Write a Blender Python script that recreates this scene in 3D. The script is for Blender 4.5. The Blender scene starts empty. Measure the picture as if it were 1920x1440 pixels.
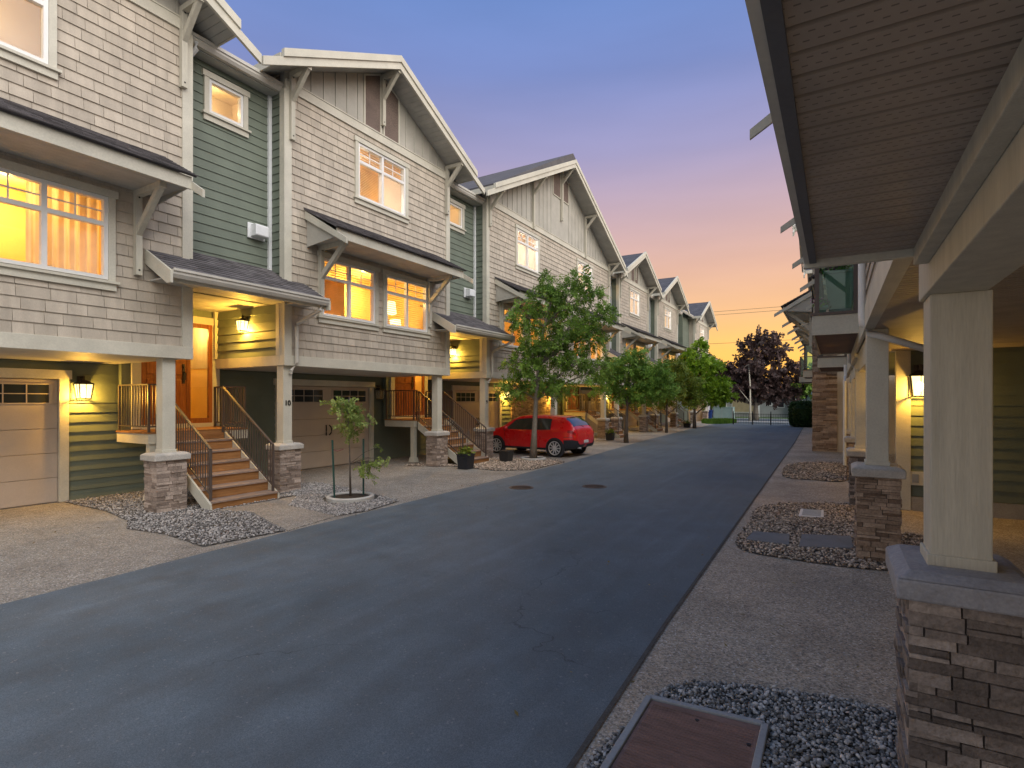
import bpy, math, random
import numpy as np
from mathutils import Vector, Matrix

# ------------------------------------------------------------------ camera, sky, sun, exposure
K = 1.2                       # metres per layout unit
sc = bpy.context.scene
COL = sc.collection
CAM_YAW = math.atan((1566 - 960) / 1017.0)
cd = bpy.data.cameras.new("camera"); cam = bpy.data.objects.new("camera", cd); COL.objects.link(cam)
cd.sensor_width = 36; cd.lens = 36 * 1017 / 1920.0; cd.shift_y = 30 / 1920.0
cd.clip_start = 0.05; cd.clip_end = 3000
cam.location = (0, 0, 1.7 * K); cam.rotation_euler = (math.radians(90), 0, CAM_YAW)
sc.camera = cam
sc.view_settings.view_transform = 'Standard'; sc.view_settings.look = 'None'
sc.view_settings.exposure = 0.0; sc.view_settings.gamma = 1
sc.cycles.use_denoising = True
sc.cycles.max_bounces = 7; sc.cycles.transparent_max_bounces = 16
sc.cycles.sample_clamp_indirect = 3.0

def world():
    w = bpy.data.worlds.new("World"); sc.world = w; w.use_nodes = True
    nt = w.node_tree; N = nt.nodes; Lk = nt.links; N.clear()
    out = N.new('ShaderNodeOutputWorld')
    tc = N.new('ShaderNodeTexCoord')
    sep = N.new('ShaderNodeSeparateXYZ'); Lk.new(tc.outputs['Generated'], sep.inputs[0])
    asn = N.new('ShaderNodeMath'); asn.operation = 'ARCSINE'; Lk.new(sep.outputs[2], asn.inputs[0])
    sca = N.new('ShaderNodeMath'); sca.operation = 'DIVIDE'; Lk.new(asn.outputs[0], sca.inputs[0]); sca.inputs[1].default_value = math.pi / 2
    def lin(c):
        return tuple((x / 255 / 12.92) if x / 255 <= .04045 else ((x / 255 + .055) / 1.055) ** 2.4 for x in c) + (1,)
    def ramp(stops):
        r = N.new('ShaderNodeValToRGB'); e = r.color_ramp.elements
        e[0].position = stops[0][0] / 90; e[0].color = lin(stops[0][1])
        e[1].position = stops[-1][0] / 90; e[1].color = lin(stops[-1][1])
        for p, c in stops[1:-1]:
            k = e.new(p / 90); k.color = lin(c)
        Lk.new(sca.outputs[0], r.inputs[0]); return r
    west = ramp([(0, (255, 196, 92)), (5, (254, 198, 108)), (9, (238, 188, 142)), (13, (226, 181, 162)), (18, (203, 173, 182)),
                 (24, (161, 156, 196)), (31, (124, 142, 200)), (42, (98, 141, 209)), (90, (96, 146, 204))])
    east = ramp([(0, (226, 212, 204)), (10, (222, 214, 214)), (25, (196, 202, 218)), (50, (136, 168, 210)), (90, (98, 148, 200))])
    # the afterglow lies at the end of the lane (+Y)
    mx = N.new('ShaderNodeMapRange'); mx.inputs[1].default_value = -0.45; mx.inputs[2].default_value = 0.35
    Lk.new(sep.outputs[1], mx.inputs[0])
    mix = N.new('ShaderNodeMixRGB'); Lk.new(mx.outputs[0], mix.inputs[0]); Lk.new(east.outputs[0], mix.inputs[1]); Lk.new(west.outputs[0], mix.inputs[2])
    # soft broad unevenness, the faint veils of an evening sky
    mp = N.new('ShaderNodeMapping'); mp.inputs['Scale'].default_value = (1.2, 1.2, 7); Lk.new(tc.outputs['Generated'], mp.inputs[0])
    no = N.new('ShaderNodeTexNoise'); no.inputs['Scale'].default_value = 2.2; no.inputs['Detail'].default_value = 5; Lk.new(mp.outputs[0], no.inputs[0])
    mr = N.new('ShaderNodeMapRange'); mr.inputs[1].default_value = .3; mr.inputs[2].default_value = .7; mr.inputs[3].default_value = .95; mr.inputs[4].default_value = 1.05
    Lk.new(no.outputs[0], mr.inputs[0])
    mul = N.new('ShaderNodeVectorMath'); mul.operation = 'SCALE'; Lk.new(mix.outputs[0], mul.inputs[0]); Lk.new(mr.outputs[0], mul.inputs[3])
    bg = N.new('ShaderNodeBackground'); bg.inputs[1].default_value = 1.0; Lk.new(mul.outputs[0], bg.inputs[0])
    sky = N.new('ShaderNodeTexSky'); sky.sky_type = 'NISHITA'; sky.sun_disc = False
    sky.sun_elevation = math.radians(1.0); sky.sun_rotation = math.radians(0)
    bg2 = N.new('ShaderNodeBackground'); bg2.inputs[1].default_value = 0.02; Lk.new(sky.outputs[0], bg2.inputs[0])
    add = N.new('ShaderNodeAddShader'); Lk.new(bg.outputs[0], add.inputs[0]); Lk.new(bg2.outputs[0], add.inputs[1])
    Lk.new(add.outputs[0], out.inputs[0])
world()
# the broad, soft skylight of dusk falling into the lane from the upper right
sd = bpy.data.lights.new("sun", 'SUN'); sd.energy = 4.2; sd.angle = math.radians(75); sd.color = (1.0, .94, .86)
so = bpy.data.objects.new("sun", sd); COL.objects.link(so)
so.rotation_euler = Vector((-.75, .22, -.62)).to_track_quat('-Z', 'Y').to_euler()

# ------------------------------------------------------------------ materials
MATS = {}
def _mix(nt, a, b, fac, mode='MIX'):
    m = nt.nodes.new('ShaderNodeMixRGB'); m.blend_type = mode
    for k, v in ((0, fac), (1, a), (2, b)):
        s = m.inputs[k]
        if isinstance(v, bpy.types.NodeSocket): nt.links.new(v, s)
        elif isinstance(v, (int, float)): s.default_value = v if k == 0 else (v, v, v, 1)
        else: s.default_value = tuple(v)[:3] + (1,)
    return m.outputs[0]
def _map(nt, v, a, b, c, d):
    m = nt.nodes.new('ShaderNodeMapRange'); nt.links.new(v, m.inputs[0])
    for i, x in enumerate((a, b, c, d)): m.inputs[i + 1].default_value = x
    return m.outputs[0]
def _noise(nt, co, s, det=4, rough=.55):
    n = nt.nodes.new('ShaderNodeTexNoise'); n.inputs['Scale'].default_value = s; n.inputs['Detail'].default_value = det
    n.inputs['Roughness'].default_value = rough
    if co is not None: nt.links.new(co, n.inputs['Vector'])
    return n.outputs[0]
def _scaled(nt, co, s):
    m = nt.nodes.new('ShaderNodeMapping'); m.inputs['Scale'].default_value = s; nt.links.new(co, m.inputs[0]); return m.outputs[0]
def _base(name):
    m = bpy.data.materials.new(name); m.use_nodes = True; nt = m.node_tree
    b = nt.nodes['Principled BSDF']
    tc = nt.nodes.new('ShaderNodeTexCoord')
    MATS[name] = m
    return m, nt, b, tc.outputs['Object']
def _attr(nt):
    a = nt.nodes.new('ShaderNodeAttribute'); a.attribute_name = 'rnd'; return a.outputs['Fac']
def _bump(nt, b, h, dist, strength=1.0):
    n = nt.nodes.new('ShaderNodeBump'); n.inputs['Distance'].default_value = dist; n.inputs['Strength'].default_value = strength
    nt.links.new(h, n.inputs['Height']); nt.links.new(n.outputs[0], b.inputs['Normal'])

def pm(name, col, rough=.6, var=.12, vs=3.0, fine=.06, fs=60, rnd=0.0, bump=.0, bs=80, stretch=(1, 1, 1), metal=0, spec=.4, col2=None):
    m, nt, b, co = _base(name)
    cs = _scaled(nt, co, stretch)
    n1 = _noise(nt, cs, vs); n2 = _noise(nt, cs, fs)
    f = _map(nt, n1, .3, .7, 1 - var, 1 + var); g = _map(nt, n2, .3, .7, 1 - fine, 1 + fine)
    c = tuple(col) + (1,)
    base = c
    if col2 is not None or rnd:
        r = _attr(nt)
        if col2 is not None: base = _mix(nt, col, col2, r)
        if rnd:
            base = _mix(nt, base, _map(nt, r, 0, 1, 1 - rnd, 1 + rnd), 1.0, 'MULTIPLY')
    base = _mix(nt, base, f, 1.0, 'MULTIPLY'); base = _mix(nt, base, g, 1.0, 'MULTIPLY')
    nt.links.new(base, b.inputs['Base Color'])
    b.inputs['Roughness'].default_value = rough; b.inputs['Metallic'].default_value = metal
    b.inputs['Specular IOR Level'].default_value = spec
    if bump: _bump(nt, b, _noise(nt, cs, bs), bump)
    return m
def em(name, col, strength):
    m, nt, b, co = _base(name)
    b.inputs['Base Color'].default_value = tuple(col) + (1,)
    b.inputs['Emission Color'].default_value = tuple(col) + (1,); b.inputs['Emission Strength'].default_value = strength
    return m
def glassy(name, tint=(1, 1, 1), refl=.12, rough=.02):
    m = bpy.data.materials.new(name); m.use_nodes = True; nt = m.node_tree; nt.nodes.clear()
    o = nt.nodes.new('ShaderNodeOutputMaterial'); t = nt.nodes.new('ShaderNodeBsdfTransparent'); g = nt.nodes.new('ShaderNodeBsdfGlossy')
    t.inputs[0].default_value = tuple(tint) + (1,); g.inputs['Roughness'].default_value = rough
    fr = nt.nodes.new('ShaderNodeLayerWeight')
    pw = nt.nodes.new('ShaderNodeMath'); pw.operation = 'POWER'; nt.links.new(fr.outputs['Facing'], pw.inputs[0]); pw.inputs[1].default_value = 4.5
    mp = _map(nt, pw.outputs[0], 0, 1, refl * .4, .9)
    x = nt.nodes.new('ShaderNodeMixShader'); nt.links.new(mp, x.inputs[0]); nt.links.new(t.outputs[0], x.inputs[1]); nt.links.new(g.outputs[0], x.inputs[2])
    nt.links.new(x.outputs[0], o.inputs[0]); MATS[name] = m
    return m

def asphalt():
    m, nt, b, co = _base('asphalt')
    big = _noise(nt, _scaled(nt, co, (.55, .30, 1)), 1.0, 6)
    mid = _noise(nt, _scaled(nt, co, (.9, .6, 1)), 3.1, 7)
    fine = _noise(nt, co, 150, 3, .7)
    c = _mix(nt, (.104, .130, .150), (.142, .169, .190), _map(nt, big, .35, .65, 0, 1))
    c = _mix(nt, c, _map(nt, mid, .3, .7, .82, 1.17), 1.0, 'MULTIPLY')
    c = _mix(nt, c, _map(nt, fine, .3, .7, .62, 1.4), 1.0, 'MULTIPLY')
    v = nt.nodes.new('ShaderNodeTexVoronoi'); v.inputs['Scale'].default_value = 70; nt.links.new(co, v.inputs['Vector'])
    sp = nt.nodes.new('ShaderNodeSeparateColor'); nt.links.new(v.outputs['Color'], sp.inputs[0])
    k = _map(nt, sp.outputs[0], .985, .995, 0, .35)
    c = _mix(nt, c, (.34, .34, .34), k)
    # a few hairline cracks, broken up along their length
    wv = nt.nodes.new('ShaderNodeVectorMath'); wv.operation = 'ADD'; wn = nt.nodes.new('ShaderNodeTexNoise'); wn.inputs['Scale'].default_value = 1.6; wn.inputs['Detail'].default_value = 6; nt.links.new(co, wn.inputs['Vector'])
    nt.links.new(co, wv.inputs[0]); nt.links.new(wn.outputs['Color'], wv.inputs[1])
    cr = nt.nodes.new('ShaderNodeTexVoronoi'); cr.feature = 'DISTANCE_TO_EDGE'; cr.inputs['Scale'].default_value = .30; nt.links.new(wv.outputs[0], cr.inputs['Vector'])
    ln = _map(nt, cr.outputs['Distance'], .0008, .0030, .55, 0); br = _map(nt, _noise(nt, co, .6, 2), .50, .60, 0, 1)
    km = nt.nodes.new('ShaderNodeMath'); km.operation = 'MULTIPLY'; nt.links.new(ln, km.inputs[0]); nt.links.new(br, km.inputs[1])
    c = _mix(nt, c, (.035, .04, .045), km.outputs[0])
    # old drips and patches
    c = _mix(nt, c, _map(nt, _noise(nt, co, 1.3, 3), .62, .72, 1.0, .86), 1.0, 'MULTIPLY')
    # worn tyre tracks: paler streaks along the lane
    st = _noise(nt, _scaled(nt, co, (2.2, .10, 1)), 1.7, 3)
    c = _mix(nt, c, _map(nt, st, .50, .78, 1.0, 1.16), 1.0, 'MULTIPLY')
    nt.links.new(c, b.inputs['Base Color'])
    nt.links.new(_map(nt, mid, .3, .7, .62, .86), b.inputs['Roughness'])
    b.inputs['Specular IOR Level'].default_value = .3
    _bump(nt, b, fine, .004, .7)
def aggregate(name, a, bcol, tan):
    m, nt, b, co = _base(name)
    v = nt.nodes.new('ShaderNodeTexVoronoi'); v.inputs['Scale'].default_value = 75; nt.links.new(co, v.inputs['Vector'])
    sp = nt.nodes.new('ShaderNodeSeparateColor'); nt.links.new(v.outputs['Color'], sp.inputs[0])
    big = _noise(nt, co, .8, 5); mid = _noise(nt, co, 6, 4)
    c = _mix(nt, a, bcol, _map(nt, sp.outputs[0], 0, 1, 0, 1))
    c = _mix(nt, c, tan, _map(nt, sp.outputs[1], .6, 1, 0, .7))
    c = _mix(nt, c, (.75, .72, .68), _map(nt, sp.outputs[2], .95, .98, 0, .8))
    c = _mix(nt, c, _map(nt, big, .3, .7, .76, 1.22), 1.0, 'MULTIPLY')
    c = _mix(nt, c, _map(nt, mid, .3, .7, .88, 1.12), 1.0, 'MULTIPLY')
    nt.links.new(c, b.inputs['Base Color']); b.inputs['Roughness'].default_value = .75
    _bump(nt, b, v.outputs['Distance'], .006, .8)
def brickish(name, c1, c2, mortar, scale, wid, hei, rough=.85):
    m, nt, b, co = _base(name)
    t = nt.nodes.new('ShaderNodeTexBrick'); t.inputs['Scale'].default_value = scale
    t.inputs['Brick Width'].default_value = wid; t.inputs['Row Height'].default_value = hei; t.inputs['Mortar Size'].default_value = .012
    t.inputs['Color1'].default_value = c1 + (1,); t.inputs['Color2'].default_value = c2 + (1,); t.inputs['Mortar'].default_value = mortar + (1,)
    nt.links.new(co, t.inputs['Vector'])
    c = _mix(nt, t.outputs[0], _map(nt, _noise(nt, co, 2.5, 5), .3, .7, .8, 1.2), 1.0, 'MULTIPLY')
    c = _mix(nt, c, _map(nt, _noise(nt, co, 90, 2), .3, .7, .75, 1.25), 1.0, 'MULTIPLY')
    nt.links.new(c, b.inputs['Base Color']); b.inputs['Roughness'].default_value = rough
    _bump(nt, b, _noise(nt, co, 120, 2), .004)
def woody(name, c1, c2, stretch, rough=.55, scale=6, spec=.35):
    m, nt, b, co = _base(name)
    s = _scaled(nt, co, stretch)
    g = _noise(nt, s, scale, 8, .7); h = _noise(nt, s, scale * 5, 3)
    c = _mix(nt, c1, c2, _map(nt, g, .35, .65, 0, 1))
    c = _mix(nt, c, _map(nt, h, .3, .7, .82, 1.15), 1.0, 'MULTIPLY')
    c = _mix(nt, c, _map(nt, _attr(nt), 0, 1, .85, 1.15), 1.0, 'MULTIPLY')
    nt.links.new(c, b.inputs['Base Color']); b.inputs['Roughness'].default_value = rough
    b.inputs['Specular IOR Level'].default_value = spec
    _bump(nt, b, g, .004, .6)
def leafy(name, dark, light, trans=.35):
    m, nt, b, co = _base(name)
    c = _mix(nt, dark, light, _attr(nt))
    c = _mix(nt, c, _map(nt, _noise(nt, co, 1.1, 3), .3, .7, .72, 1.28), 1.0, 'MULTIPLY')
    nt.links.new(c, b.inputs['Base Color']); b.inputs['Roughness'].default_value = .5; b.inputs['Specular IOR Level'].default_value = .3
    t = nt.nodes.new('ShaderNodeBsdfTranslucent'); nt.links.new(c, t.inputs[0])
    x = nt.nodes.new('ShaderNodeMixShader'); x.inputs[0].default_value = trans
    o = nt.nodes['Material Output']; nt.links.new(b.outputs[0], x.inputs[1]); nt.links.new(t.outputs[0], x.inputs[2]); nt.links.new(x.outputs[0], o.inputs[0])
def perforated():
    # vinyl soffit: three runs of punched slots in every board
    m, nt, b, co = _base('soffit_vinyl')
    sx = nt.nodes.new('ShaderNodeSeparateXYZ'); nt.links.new(co, sx.inputs[0])
    def saw(v, per, off=0.0):
        a = nt.nodes.new('ShaderNodeMath'); a.operation = 'ADD'; nt.links.new(v, a.inputs[0]); a.inputs[1].default_value = off + 50 * per
        d = nt.nodes.new('ShaderNodeMath'); d.operation = 'DIVIDE'; nt.links.new(a.outputs[0], d.inputs[0]); d.inputs[1].default_value = per
        f = nt.nodes.new('ShaderNodeMath'); f.operation = 'FRACT'; nt.links.new(d.outputs[0], f.inputs[0])
        fl = nt.nodes.new('ShaderNodeMath'); fl.operation = 'FLOOR'; nt.links.new(d.outputs[0], fl.inputs[0])
        return f.outputs[0], fl.outputs[0]
    def lt(v, x):
        a = nt.nodes.new('ShaderNodeMath'); a.operation = 'LESS_THAN'; nt.links.new(v, a.inputs[0]); a.inputs[1].default_value = x; return a.outputs[0]
    def mul(a, c):
        k = nt.nodes.new('ShaderNodeMath'); k.operation = 'MULTIPLY'; nt.links.new(a, k.inputs[0])
        if isinstance(c, float): k.inputs[1].default_value = c
        else: nt.links.new(c, k.inputs[1])
        return k.outputs[0]
    fy, iy = saw(sx.outputs[1], .032)
    half = mul(iy, .0115)
    ax = nt.nodes.new('ShaderNodeMath'); ax.operation = 'ADD'; nt.links.new(sx.outputs[0], ax.inputs[0]); nt.links.new(half, ax.inputs[1])
    fx, ix = saw(ax.outputs[0], .028)
    mask = mul(lt(fx, .46), lt(fy, .15))
    c = _mix(nt, (.38, .31, .25), (.17, .138, .112), mask)
    c = _mix(nt, c, _map(nt, _noise(nt, co, 3, 4), .3, .7, .85, 1.15), 1.0, 'MULTIPLY')
    nt.links.new(c, b.inputs['Base Color']); b.inputs['Roughness'].default_value = .55

pm('cream_trim', (.57, .54, .445), .55, .10, 2.0, .07, 45, bump=.0015, bs=60)
pm('cream_wood', (.52, .49, .40), .6, .10, 2.5, .08, 30, bump=.0025, bs=22, stretch=(5, 5, .35))
pm('shingle_siding', (.47, .41, .33), .75, .13, 2.0, .10, 50, rnd=.10, bump=.003, bs=60, stretch=(3, 3, .6))
pm('green_siding', (.155, .182, .140), .6, .10, 2.0, .07, 60, rnd=.05, bump=.0015, bs=70)
pm('gable_boards', (.42, .40, .345), .65, .10, 2.0, .08, 50, bump=.0015)
pm('vent_mesh', (.155, .115, .095), .8, .15, 3, .55, 50)
pm('soffit_boards', (.46, .45, .41), .6, .10, 3, .06, 60, rnd=.05)
perforated()
pm('dark_strip', (.12, .12, .13), .5, .08, 3)
pm('gutter_paint', (.55, .52, .455), .4, .10, 2, .05, 40)
pm('white_metal', (.74, .75, .75), .35, .06, 3, .03, 60)
pm('window_vinyl', (.78, .77, .74), .35, .04, 3, .03, 60)
brickish('roof_shingle', (.062, .060, .068), (.095, .092, .10), (.03, .03, .034), 1.0, .30, .15)
pm('roof_tab', (.125, .115, .118), .9, .18, 2, .30, 130, rnd=.32, bump=.003, bs=160)
pm('ledgestone', (.27, .205, .165), .8, .20, 6, .22, 40, rnd=.22, col2=(.41, .33, .275), bump=.012, bs=34)
pm('ledgestone_brown', (.22, .145, .10), .8, .20, 6, .22, 40, rnd=.22, col2=(.38, .285, .21), bump=.012, bs=34)
pm('ledgestone_dark', (.165, .135, .118), .8, .22, 6, .25, 40, rnd=.25, col2=(.285, .24, .21), bump=.014, bs=34)
pm('stone_mortar', (.10, .085, .075), .9)
pm('cap_stone', (.46, .43, .385), .75, .16, 4, .14, 50, bump=.006, bs=40)
pm('cap_stone_grey', (.29, .29, .31), .7, .16, 5, .14, 50, bump=.008, bs=30)
woody('stained_cedar', (.33, .115, .03), (.52, .215, .065), (1, 1, 4), .5)
woody('step_riser', (.24, .108, .036), (.39, .19, .07), (1, .25, 4), .55)
woody('worn_tread', (.22, .155, .12), (.36, .265, .21), (4, .25, 1), .7)
woody('door_wood', (.20, .062, .016), (.33, .12, .03), (4, 4, .3), .35)
pm('rail_metal', (.115, .090, .078), .42, .1, 4, .08, 60, metal=.3)
pm('garage_panel', (.52, .435, .36), .55, .05, 2, .04, 60)
pm('dark_glass', (.03, .035, .04), .08, .1, 2, 0, 60, spec=.6)
pm('black_metal', (.02, .019, .018), .4, .1, 4, .05, 60, metal=.4)
pm('bronze_metal', (.055, .045, .038), .4, .1, 4, .05, 60, metal=.5)
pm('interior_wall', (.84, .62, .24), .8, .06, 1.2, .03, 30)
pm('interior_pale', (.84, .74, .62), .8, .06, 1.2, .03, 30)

em('lamp_glow', (1.0, .80, .38), 14.0)
em('shade_glow', (1.0, .83, .45), 2.2)
em('ceiling_glow', (1.0, .86, .55), 6.0)
glassy('window_glass', (1, 1, 1), .10)
glassy('rail_glass', (.72, .88, .80), .12)
asphalt()
aggregate('aggregate', (.13, .12, .105), (.42, .38, .335), (.38, .30, .21))
aggregate('aggregate_warm', (.17, .14, .11), (.58, .49, .39), (.50, .36, .23))
pm('concrete', (.34, .315, .28), .8, .15, 2, .12, 60, bump=.004, bs=90)
pm('concrete_light', (.52, .50, .46), .8, .12, 4, .10, 60, bump=.004, bs=90)
pm('paver', (.20, .20, .205), .8, .12, 3, .16, 70, bump=.005, bs=90)
pm('gravel_grey', (.21, .195, .185), .8, .15, 3, .15, 60, rnd=.34, col2=(.42, .39, .365))
pm('gravel_brown', (.22, .17, .13), .75, .15, 3, .15, 60, rnd=.45, col2=(.55, .45, .36))
pm('gravel_blue', (.14, .14, .14), .75, .15, 3, .15, 60, rnd=.4, col2=(.42, .40, .385))
pm('gravel_bed', (.085, .078, .07), .9, .2, 8, .3, 60)
pm('soil', (.045, .033, .025), .95, .3, 9, .3, 60, bump=.02, bs=40)
pm('rusty_plate', (.27, .165, .135), .55, .25, 2.5, .15, 40, metal=.3, bump=.003, bs=120, stretch=(1, 6, 1))
pm('plate_frame', (.30, .31, .315), .5, .12, 3, .1, 60)
pm('iron_cover', (.11, .08, .07), .6, .2, 3, .2, 50, metal=.4)
pm('pot_glaze', (.022, .024, .032), .35, .1, 3, .08, 50)
pm('pot_plastic', (.035, .034, .033), .6, .1, 3, .1, 50)
pm('bark', (.13, .105, .085), .9, .2, 4, .3, 40, bump=.02, bs=30, stretch=(1, 1, .25))
pm('bark_pale', (.27, .235, .19), .85, .2, 4, .25, 40, bump=.012, bs=30, stretch=(1, 1, .25))
pm('stake_green', (.022, .075, .06), .5, .1, 4, .1, 50)
pm('tie_strap', (.22, .09, .075), .7)
leafy('curtain_cloth', (.80, .70, .50), (.84, .74, .56), .5)
leafy('blind_slat', (.85, .62, .22), (.88, .66, .28), .55)
leafy('leaf_tree', (.058, .138, .020), (.30, .46, .08))
leafy('leaf_fern', (.062, .160, .026), (.31, .50, .09))
leafy('leaf_olive', (.075, .13, .016), (.28, .34, .05))
leafy('leaf_maple', (.11, .23, .014), (.38, .55, .045))
leafy('leaf_sapling', (.13, .21, .035), (.45, .52, .16))
leafy('leaf_purple', (.042, .031, .033), (.16, .098, .085), .35)
leafy('leaf_hedge', (.012, .035, .010), (.045, .095, .022))
leafy('leaf_grass', (.06, .14, .015), (.17, .30, .04))
leafy('petal', (.35, .05, .18), (.60, .22, .42), .3)
def car_paint():
    m, nt, b, co = _base('car_red')
    b.inputs['Base Color'].default_value = (.82, .012, .016, 1); b.inputs['Roughness'].default_value = .28
    b.inputs['Coat Weight'].default_value = 1.0; b.inputs['Coat Roughness'].default_value = .04
    nt.links.new(_map(nt, _noise(nt, co, 3, 3), .3, .7, .24, .34), b.inputs['Roughness'])
car_paint()
pm('car_plastic', (.030, .033, .042), .5)
pm('tyre_rubber', (.018, .018, .018), .8)
pm('alloy', (.72, .72, .73), .3, metal=.35)
pm('plate_white', (.75, .75, .75), .4)
def carglass():
    m, nt, b, co = _base('car_glass')
    b.inputs['Base Color'].default_value = (.045, .052, .042, 1); b.inputs['Roughness'].default_value = .03; b.inputs['Specular IOR Level'].default_value = .9
    b.inputs['Coat Weight'].default_value = 1.0; b.inputs['Coat Roughness'].default_value = .01
carglass()
pm('tail_red', (.42, .012, .018), .12, spec=.6)
pm('far_wall', (.36, .37, .36), .8, .1, 1)
pm('far_wall_tan', (.42, .36, .26), .8, .1, 1)
pm('far_blue', (.25, .36, .42), .7, .1, 1)
pm('far_roof', (.20, .20, .21), .85, .15, 2, .2, 30)
pm('box_teal', (.26, .37, .36), .55, .06, 3)
pm('bin_blue', (.02, .06, .26), .5)
pm('pavement', (.42, .40, .39), .85, .1, 2, .1, 40)
pm('grass_ground', (.055, .11, .02), .95, .3, 2, .3, 50)
pm('wire', (.03, .03, .035), .7)

# ------------------------------------------------------------------ mesh builder
ORG = {}
class MB:
    def __init__(s, mp=None):
        s.v = []; s.f = []; s.r = []; s.mp = mp or (lambda d, a, z: (d, a, z)); s.cur = None
    def pt(s, p):
        s.v.append(s.mp(*p)); return len(s.v) - 1
    def face(s, pts, r=None):
        ids = [s.pt(p) for p in pts]; s.f.append(ids); s.r.append(R.random() if r is None else r)
    def hexa(s, p, r=None):
        i = [s.pt(q) for q in p]
        if r is None: r = s.cur if s.cur is not None else R.random()
        for q in ((0, 3, 2, 1), (4, 5, 6, 7), (0, 1, 5, 4), (1, 2, 6, 5), (2, 3, 7, 6), (3, 0, 4, 7)):
            s.f.append([i[k] for k in q]); s.r.append(r)
    def box(s, d0, d1, a0, a1, z0, z1, r=None):
        s.hexa([(d0, a0, z0), (d1, a0, z0), (d1, a1, z0), (d0, a1, z0), (d0, a0, z1), (d1, a0, z1), (d1, a1, z1), (d0, a1, z1)], r); return s
    def taper(s, d0, d1, a0, a1, z0, z1, t, r=None):
        s.hexa([(d0, a0, z0), (d1, a0, z0), (d1, a1, z0), (d0, a1, z0), (d0 + t, a0 + t, z1), (d1 - t, a0 + t, z1), (d1 - t, a1 - t, z1), (d0 + t, a1 - t, z1)], r); return s
    def _prism(s, A, B, r=None):
        n = len(A); ia = [s.pt(p) for p in A]; ib = [s.pt(p) for p in B]
        if r is None: r = R.random()
        s.f.append(ia[::-1]); s.f.append(ib); s.r += [r, r]
        for k in range(n):
            s.f.append([ia[k], ia[(k + 1) % n], ib[(k + 1) % n], ib[k]]); s.r.append(r)
        return s
    def prism_a(s, poly, a0, a1, r=None): return s._prism([(d, a0, z) for d, z in poly], [(d, a1, z) for d, z in poly], r)
    def prism_d(s, poly, d0, d1, r=None): return s._prism([(d0, a, z) for a, z in poly], [(d1, a, z) for a, z in poly], r)
    def prism_z(s, poly, z0, z1, r=None): return s._prism([(d, a, z0) for d, a in poly], [(d, a, z1) for d, a in poly], r)
    def bar(s, p, q, w, h, up=(0, 0, 1), r=None):
        p = Vector(p); q = Vector(q); t = (q - p).normalized(); u = Vector(up)
        x = t.cross(u)
        if x.length < 1e-4: x = t.cross(Vector((1, 0, 0)))
        x.normalize(); y = x.cross(t).normalized(); x *= w / 2; y *= h / 2
        s.hexa([p - x - y, p + x - y, p + x + y, p - x + y, q - x - y, q + x - y, q + x + y, q - x + y], r); return s
    def tube(s, pts, rad, n=8, r=None):
        pts = [Vector(p) for p in pts]; rads = rad if isinstance(rad, (list, tuple)) else [rad] * len(pts); rings = []
        if r is None: r = R.random()
        for k, p in enumerate(pts):
            t = (pts[min(k + 1, len(pts) - 1)] - pts[max(k - 1, 0)]).normalized()
            x = t.cross(Vector((.13, .21, .97) if abs(t.z) < .95 else (1, .1, 0))).normalized(); y = t.cross(x)
            rings.append([s.pt(tuple(p + (x * math.cos(2 * math.pi * j / n) + y * math.sin(2 * math.pi * j / n)) * rads[k])) for j in range(n)])
        for A, B in zip(rings, rings[1:]):
            for j in range(n): s.f.append([A[j], A[(j + 1) % n], B[(j + 1) % n], B[j]]); s.r.append(r)
        s.f.append(rings[0][::-1]); s.f.append(rings[-1]); s.r += [r, r]; return s
    def lathe(s, c, prof, n=20, axis='z', r=None):
        rings = []
        if r is None: r = R.random()
        for rad, h in prof:
            ring = []
            for j in range(n):
                A = 2 * math.pi * j / n; x, y = rad * math.cos(A), rad * math.sin(A)
                ring.append(s.pt({'z': (c[0] + x, c[1] + y, c[2] + h), 'a': (c[0] + x, c[1] + h, c[2] + y), 'd': (c[0] + h, c[1] + x, c[2] + y)}[axis]))
            rings.append(ring)
        for A, B in zip(rings, rings[1:]):
            for j in range(n): s.f.append([A[j], A[(j + 1) % n], B[(j + 1) % n], B[j]]); s.r.append(r)
        s.f.append(rings[0][::-1]); s.f.append(rings[-1]); s.r += [r, r]; return s
    def build(s, name, mat, parent=None, smooth=False, bevel=0, scale=None):
        k = K if scale is None else scale
        org = ORG.get(parent.name, (0, 0, 0)) if parent else (0, 0, 0)
        me = bpy.data.meshes.new(name)
        me.from_pydata([(x * k - org[0], y * k - org[1], z * k - org[2]) for x, y, z in s.v], [], s.f)
        at = me.attributes.new('rnd', 'FLOAT', 'FACE'); at.data.foreach_set('value', np.array(s.r, dtype=np.float32))
        me.materials.append(MATS[mat])
        if smooth: me.polygons.foreach_set('use_smooth', [True] * len(me.polygons))
        me.update()
        o = bpy.data.objects.new(name, me); COL.objects.link(o)
        if parent: o.parent = parent; ORG[o.name] = org
        if bevel:
            b = o.modifiers.new('bevel', 'BEVEL'); b.width = bevel; b.segments = 2; b.limit_method = 'ANGLE'; b.angle_limit = math.radians(40)
        return o
R = random.Random(7)
def thing(name, label, cat, loc=(0, 0, 0), group=None):
    o = bpy.data.objects.new(name, None); COL.objects.link(o)
    l = (loc[0] * K, loc[1] * K, loc[2] * K); o.location = l; ORG[o.name] = l
    o['label'] = label; o['category'] = cat
    if group: o['group'] = group
    return o
def tag(o, label, cat, group=None):
    o['label'] = label; o['category'] = cat
    if group: o['group'] = group
    return o
def kind(o, k, label=None):
    o['kind'] = k
    if label: o['label'] = label
    return o
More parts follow.
